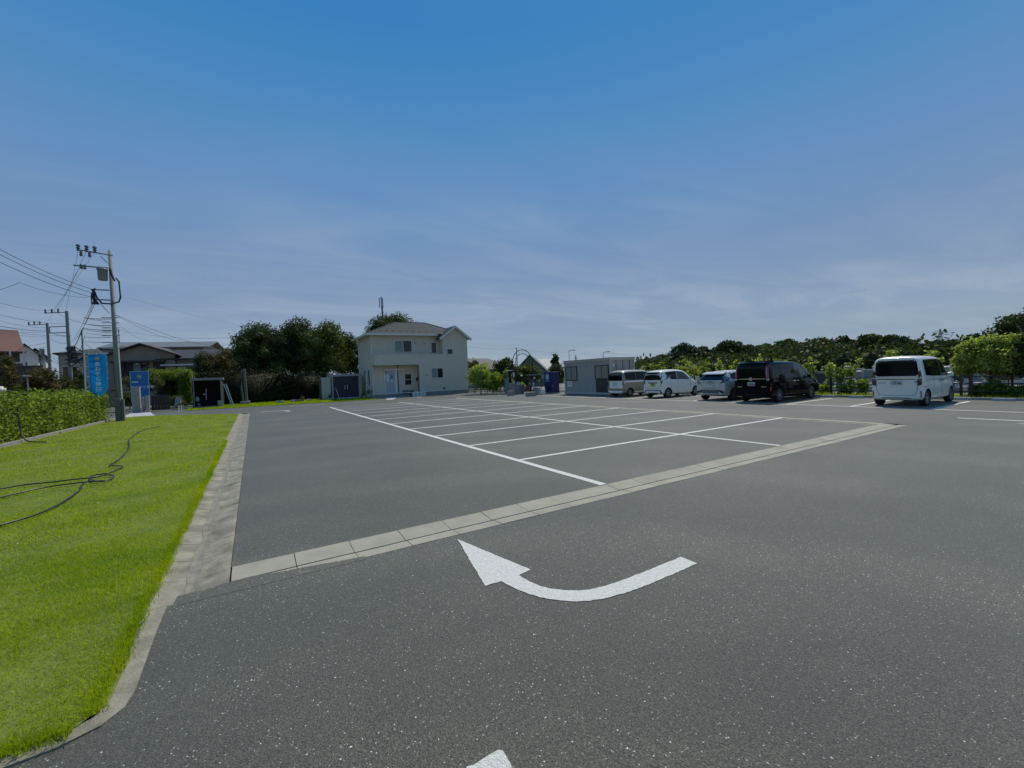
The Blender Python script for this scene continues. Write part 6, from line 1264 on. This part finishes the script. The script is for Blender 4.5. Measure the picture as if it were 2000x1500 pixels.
for sd in ('right', 'left'):
    c.patch([(.34, 1.10), (.30, 1.60), (.36, 1.655), (1.05, 1.665), (1.05, 1.06)], sd, 'side_window', CG, .004); c.patch([(1.07, 1.06), (1.07, 1.665), (1.85, 1.66), (1.85, 1.04)], sd, 'side_window', CG, .004); c.patch([(1.88, 1.04), (1.88, 1.655), (2.20, 1.62), (2.62, 1.10), (2.62, 1.03)], sd, 'side_window', CG, .004)
    c.line([(1.86, .32), (1.86, 1.03)], sd); c.line([(1.06, .50), (1.06, 1.05)], sd); c.line([(2.60, .35), (2.66, 1.02)], sd); c.line([(.3, .93), (2.6, .92)], sd, .014)
    c.patch([(1.60, .86), (1.78, .86), (1.78, .89), (1.60, .89)], sd, 'door_handle', SEAM, .02); c.patch([(1.92, .86), (2.10, .86), (2.10, .89), (1.92, .89)], sd, 'door_handle', SEAM, .02); c.patch([(.06, .70), (.3, .70), (.3, .725), (.06, .725)], sd, 'reflector', LR, .008)
    c.patch([(3.0, .75), (3.33, .70), (3.30, .84), (3.05, .9)], sd, 'headlight', LC, .01)
c.patch([(2.34, -.50), (2.90, -.56), (2.90, .56), (2.34, .50)], 'top', 'windscreen', CG, .004)
mirror_(c, 2.52, .72, 1.06, PW)
obj(MB().lathe([(.012, 0), (.004, .16)], 6, (.4, .1, 1.80)), 'aerial', TRIM, c.t, local=True)

# --- black minivan, plate 30-04
st = [(.02, .40, 1.02, 1.60, .66, .70, .55), (.0, .30, 1.0, 1.60, .79, .79, .66), (.08, .22, 1.0, 1.78, .84, .84, .70), (.3, .2, 1.0, 1.83, .848, .842, .71), (1.5, .19, .99, 1.85, .848, .842, .72), (2.7, .19, .97, 1.81, .848, .84, .70), (3.2, .19, .96, 1.66, .848, .835, .68), (3.6, .2, .95, 1.40, .845, .82, .68), (3.92, .2, .95, 1.14, .84, .79, .68), (4.2, .22, .93, 1.04, .83, .76, .66), (4.48, .26, .84, .94, .79, .70, .58), (4.62, .32, .72, .80, .70, .6, .5), (4.66, .38, .66, .72, .55, .5, .4)]
c = Car('glossy black minivan with tall red tail lamps and plate 30 04', 19.42, 11.28, st, (.80, 3.64), PB, .38, .32, 9)
c.patch(rr(.66, 1.12, 1.72, .06, .04), 'rear', 'rear_window', CG, .004); c.patch([(-.70, 1.735), (.70, 1.735), (.68, 1.80), (-.68, 1.80)], 'rear', 'spoiler', PB, .07)
for sg in (-1, 1):
    q = lambda l: [(sg * a, b) for a, b in (l if sg > 0 else l[::-1])]
    c.patch(q([(.655, 1.10), (.775, 1.10), (.70, 1.68), (.645, 1.70)]), 'rear', 'tail_lamp', LR, .014); c.patch(q([(.68, 1.0), (.78, 1.0), (.78, 1.09), (.67, 1.09)]), 'rear', 'tail_lamp', LC, .014)
    c.patch(q([(.70, 1.16), (.725, 1.16), (.68, 1.56), (.665, 1.56)]), 'rear', 'lamp_strip', LC, .022)
    c.patch(q([(.45, .71), (.66, .71), (.66, .735), (.45, .735)]), 'rear', 'badge', CHROME, .01)
c.patch([(-.64, 1.06), (-.1, 1.055), (0, 1.02), (.1, 1.055), (.64, 1.06), (.64, 1.085), (.1, 1.10), (0, 1.12), (-.1, 1.10), (-.64, 1.085)], 'rear', 'chrome_garnish', CHROME, .02)
obj(MB().lathe([(.085, -.045), (.085, -.03), (.06, -.05)], 16, (0, 0, 1.07), 'x'), 'emblem', CHROME, c.t, local=True)
c.plate(.85, PLW, '30-04', PLG, small='・'); c.line([(-.72, .98), (-.71, .60), (-.62, .50), (.62, .50), (.71, .60), (.72, .98)], 'rear', .012, SEAMB); c.patch([(-.80, .27), (.80, .27), (.80, .285), (-.80, .285)], 'rear', 'bumper_trim', CHROME, .006)
for sd in ('right', 'left'):
    c.patch([(.26, 1.12), (.22, 1.66), (.9, 1.70), (.95, 1.68), (.95, 1.08)], sd, 'side_window', CG, .004); c.patch([(.98, 1.08), (.98, 1.70), (2.15, 1.70), (2.15, 1.05)], sd, 'side_window', CG, .004); c.patch([(2.18, 1.05), (2.18, 1.70), (2.72, 1.66), (3.34, 1.22), (3.42, 1.03)], sd, 'side_window', CGB if sd == 'right' else CG, .004)
    c.line([(2.165, .3), (2.165, 1.04)], sd, .012, SEAMB); c.line([(1.0, .62), (1.0, 1.06)], sd, .012, SEAMB); c.line([(3.3, .4), (3.36, 1.0)], sd, .012, SEAMB)
    c.patch([(1.92, .90), (2.12, .90), (2.12, .93), (1.92, .93)], sd, 'door_handle', CHROME, .025); c.patch([(2.22, .90), (2.42, .90), (2.42, .93), (2.22, .93)], sd, 'door_handle', CHROME, .025)
    c.patch([(4.1, .74), (4.5, .68), (4.46, .84), (4.15, .9)], sd, 'headlight', LC, .01); c.patch([(.05, .52), (.09, .52), (.09, .72), (.05, .72)], sd, 'reflector', LR, .008)
c.patch([(3.0, -.58), (3.86, -.66), (3.86, .66), (3.0, .58)], 'top', 'windscreen', CG, .004)
mirror_(c, 3.2, .83, 1.08, PB)

# --- silver white hybrid hatchback
st = [(.06, .40, .86, .98, .62, .62, .5), (.0, .34, .84, .94, .74, .74, .62), (.10, .26, .86, 1.08, .82, .81, .66), (.34, .22, .88, 1.30, .848, .835, .60), (.62, .2, .90, 1.42, .85, .84, .58), (1.3, .18, .91, 1.50, .85, .84, .60), (2.0, .18, .91, 1.49, .85, .84, .60), (2.45, .18, .91, 1.38, .85, .835, .60), (2.9, .18, .91, 1.10, .85, .82, .64), (3.2, .18, .88, .99, .85, .80, .66), (3.65, .2, .80, .90, .84, .74, .60), (3.92, .26, .70, .78, .78, .62, .5), (4.02, .34, .62, .66, .6, .5, .38)]
c = Car('silver white hybrid hatchback with smoked tail lamps left of the black minivan', 19.68, 13.55, st, (.72, 3.28), PS, .36, .305, 9)
c.patch([(-.62, 1.03), (.62, 1.03), (.58, 1.24), (.52, 1.33), (-.52, 1.33), (-.58, 1.24)], 'rear', 'rear_window', CG, .004)
obj(MB().add([(.27, -.60, 1.36), (.27, .60, 1.36), (.62, .56, 1.455), (.62, -.56, 1.455), (.24, -.58, 1.31), (.24, .58, 1.31), (.6, .56, 1.40), (.6, -.56, 1.40)], [(0, 1, 2, 3), (4, 7, 6, 5), (0, 4, 5, 1), (1, 5, 6, 2), (3, 2, 6, 7), (0, 3, 7, 4)]), 'spoiler', PS, c.t, local=True, bevel=.01)
c.patch([(-.60, 1.335), (.60, 1.335), (.58, 1.38), (-.58, 1.38)], 'rear', 'window_top_shade', TRIM, .012)
for sg in (-1, 1):
    q = lambda l: [(sg * a, b) for a, b in (l if sg > 0 else l[::-1])]
    c.patch(q([(.58, .86), (.76, .90), (.79, 1.08), (.63, 1.20), (.60, 1.10), (.63, 1.0)]), 'rear', 'tail_lamp', LD, .014); c.patch(q([(.64, .93), (.70, .95), (.74, 1.08), (.68, 1.10)]), 'rear', 'lamp_strip', LR, .02)
    c.patch(q([(.55, .40), (.80, .36), (.78, .48), (.62, .52), (.5, .55), (.45, .53)]), 'rear', 'bumper_vent', TRIM, .01)
c.patch([(-.5, .53), (.5, .53), (.5, .555), (-.5, .555)], 'rear', 'bumper_vent', TRIM, .01); c.patch([(-.42, .30), (.42, .30), (.5, .52), (-.5, .52)], 'rear', 'diffuser', mat('diffuser grey', (.11, .11, .105), .5), .008)
c.plate(.76, PLW, '', PLG); c.patch([(-.26, .89), (.26, .89), (.24, .915), (-.24, .915)], 'rear', 'garnish', SEAM, .016); c.line([(-.55, 1.0), (-.52, .70), (-.4, .62), (.4, .62), (.52, .70), (.55, 1.0)], 'rear'); c.patch([(-.06, .955), (.06, .955), (.06, .985), (-.06, .985)], 'rear', 'badge', SEAM, .012)
for sd in ('right', 'left'):
    c.patch([(.62, 1.10), (.74, 1.30), (1.10, 1.38), (1.55, 1.40), (1.55, .97), (1.05, 1.0)], sd, 'side_window', CG, .004); c.patch([(1.58, .97), (1.58, 1.40), (2.2, 1.36), (2.72, 1.06), (2.78, .96)], sd, 'side_window', CG, .004)
    c.line([(1.565, .3), (1.565, .96)], sd); c.line([(.95, .55), (1.06, .98)], sd); c.line([(2.74, .34), (2.80, .95)], sd); c.patch([(1.3, .84), (1.48, .84), (1.48, .87), (1.3, .87)], sd, 'door_handle', PS, .025); c.patch([(3.5, .66), (3.9, .60), (3.86, .72), (3.55, .8)], sd, 'headlight', LC, .01)
c.patch([(2.2, -.48), (2.95, -.60), (2.95, .60), (2.2, .48)], 'top', 'windscreen', CG, .004); mirror_(c, 2.62, .82, 1.0, PS); obj(MB().lathe([(.03, 0), (.01, .06)], 6, (.9, 0, 1.45)), 'aerial', TRIM, c.t, local=True)

# --- small white electric kei car, yellow plate
st = [(.03, .38, .96, 1.35, .58, .62, .5), (.0, .30, .94, 1.38, .68, .69, .56), (.08, .22, .95, 1.55, .73, .73, .57), (.3, .2, .96, 1.62, .738, .735, .58), (1.2, .19, .98, 1.655, .738, .735, .60), (1.9, .19, .98, 1.63, .738, .73, .60), (2.25, .19, .97, 1.52, .738, .73, .59), (2.6, .2, .96, 1.24, .735, .715, .60), (2.82, .2, .96, 1.06, .73, .70, .60), (3.12, .24, .88, .98, .715, .65, .54), (3.32, .30, .76, .84, .66, .56, .46), (3.40, .38, .66, .72, .55, .46, .36)]
c = Car('small white electric kei hatchback with yellow number plate', 20.22, 17.65, st, (.50, 2.98), PW, .335, .285, 5)
c.patch([(-.60, 1.06), (.60, 1.06), (.62, 1.3), (.56, 1.52), (-.56, 1.52), (-.62, 1.3)], 'rear', 'rear_window', CG, .004)
for sg in (-1, 1):
    q = lambda l: [(sg * a, b) for a, b in (l if sg > 0 else l[::-1])]
    c.patch(q([(.61, .80), (.68, .86), (.70, 1.10), (.66, 1.32), (.615, 1.28), (.60, 1.0)]), 'rear', 'tail_lamp', LD, .014); c.patch(q([(.50, .42), (.58, .28), (.66, .26), (.60, .40), (.56, .455)]), 'rear', 'bumper_trim', TRIM, .01)
c.patch([(-.56, .42), (.56, .42), (.56, .465), (-.56, .465)], 'rear', 'bumper_trim', TRIM, .01); c.patch([(-.30, .26), (.30, .26), (.34, .32), (-.34, .32)], 'rear', 'bumper_trim', TRIM, .01)
c.patch([(-.36, .875), (.36, .875), (.36, .92), (-.36, .92)], 'rear', 'garnish', SEAM, .014); c.plate(.78, PLY, '', TRIM); c.line([(-.58, 1.04), (-.56, .70), (-.45, .58), (.45, .58), (.56, .70), (.58, 1.04)], 'rear')
for sd in ('right', 'left'):
    c.patch([(.36, 1.46), (.55, 1.52), (1.32, 1.55), (1.32, 1.06), (.85, 1.07), (.55, 1.28)], sd, 'side_window', CG, .004); c.patch([(1.36, 1.06), (1.36, 1.55), (1.95, 1.50), (2.45, 1.14), (2.50, 1.04)], sd, 'side_window', CGB, .004)
    c.line([(1.34, .32), (1.34, 1.05)], sd); c.line([(.80, .6), (.72, 1.12)], sd); c.line([(2.46, .36), (2.52, 1.02)], sd); c.patch([(1.1, .93), (1.26, .93), (1.26, .955), (1.1, .955)], sd, 'door_handle', PW, .02); c.patch([(2.95, .72), (3.3, .66), (3.27, .8), (3.0, .86)], sd, 'headlight', LC, .01)
c.patch([(2.1, -.48), (2.74, -.56), (2.74, .56), (2.1, .48)], 'top', 'windscreen', CG, .004); mirror_(c, 2.36, .715, 1.08, PW); obj(MB().lathe([(.02, 0), (.005, .07)], 6, (.55, 0, 1.64)), 'aerial', TRIM, c.t, local=True)

# --- beige two tone kei van
st = [(.03, .38, 1.0, 1.40, .60, .62, .5), (.0, .30, 1.0, 1.44, .70, .70, .60), (.06, .22, 1.0, 1.62, .735, .73, .62), (.25, .2, 1.0, 1.69, .738, .735, .63), (1.2, .19, 1.0, 1.71, .738, .735, .64), (2.3, .19, .99, 1.68, .738, .735, .62), (2.6, .19, .98, 1.52, .738, .73, .62), (2.85, .2, .97, 1.22, .735, .72, .62), (3.0, .2, .95, 1.04, .73, .70, .6), (3.28, .24, .88, .95, .715, .66, .55), (3.37, .30, .78, .84, .66, .6, .48), (3.40, .38, .70, .76, .55, .5, .4)]
c = Car('taupe and white two tone kei van beside the container', 20.1, 20.6, st, (.62, 3.0), PT, .325, .27, 7)
c.patch([(.1, -.6), (2.3, -.6), (2.3, .6), (.1, .6)], 'top', 'white_roof', PW, .006, .12)
c.patch(rr(.64, 1.06, 1.54, .07, .04), 'rear', 'rear_window', CG, .004); c.patch([(-.68, .56), (.52, .56), (.52, 1.04), (-.68, 1.04)], 'rear', 'white_tailgate', PW, .005); c.patch([(-.2, .90), (.2, .90), (.2, .925), (-.2, .925)], 'rear', 'garnish', TRIM, .012)
c.plate(.78, PLW, '', SEAM, y=.05)
for sg in (-1, 1): c.patch([(sg * a, b) for a, b in ([(.64, .75), (.71, .75), (.70, 1.02), (.64, 1.02)] if sg > 0 else [(.64, 1.02), (.70, 1.02), (.71, .75), (.64, .75)])], 'rear', 'tail_lamp', LD, .012)
c.patch([(-.66, .26), (.66, .26), (.66, .4), (-.66, .4)], 'rear', 'bumper', PW, .012)
for sd in ('right', 'left'):
    c.patch([(.22, 1.10), (.20, 1.50), (.35, 1.56), (1.15, 1.58), (1.15, 1.06)], sd, 'side_window', CG, .004); c.patch([(1.18, 1.06), (1.18, 1.58), (1.95, 1.58), (1.95, 1.05)], sd, 'side_window', CG, .004); c.patch([(1.98, 1.05), (1.98, 1.57), (2.32, 1.54), (2.72, 1.10), (2.76, 1.04)], sd, 'side_window', CG, .004)
    c.patch([(.1, .93), (2.9, .93), (2.9, 1.03), (.1, 1.04)], sd, 'white_waistband', PW, .005); c.line([(1.17, .4), (1.17, .93)], sd); c.line([(1.96, .3), (1.96, .93)], sd); c.patch([(1.0, .95), (1.12, .95), (1.12, .98), (1.0, .98)], sd, 'door_handle', CHROME, .02); c.patch([(.95, .24), (2.6, .24), (2.6, .34), (.95, .34)], sd, 'sill', PW, .008)
    c.patch([(.08, .84), (.2, .84), (.2, 1.0), (.08, 1.0)], sd, 'fuel_cap_sticker', PLW, .012)
c.patch([(2.45, -.52), (2.95, -.58), (2.95, .58), (2.45, .52)], 'top', 'windscreen', CG, .004); mirror_(c, 2.62, .72, 1.08, PW)

# tiny joined bits that cannot be picked apart singly
for o in SC.objects:
    if o.type == 'MESH' and o.name.split('.')[0] in ('notice_text', 'flower_stands', 'pattern', 'small_lettering', 'frame_posts', 'trunk') or (o.type == 'MESH' and o.name.split('.')[0] == 'stem' and o.parent and o.parent.name.startswith(('hedge', 'arch'))):
        if o.name.split('.')[0] != 'trunk': o['kind'] = 'stuff'
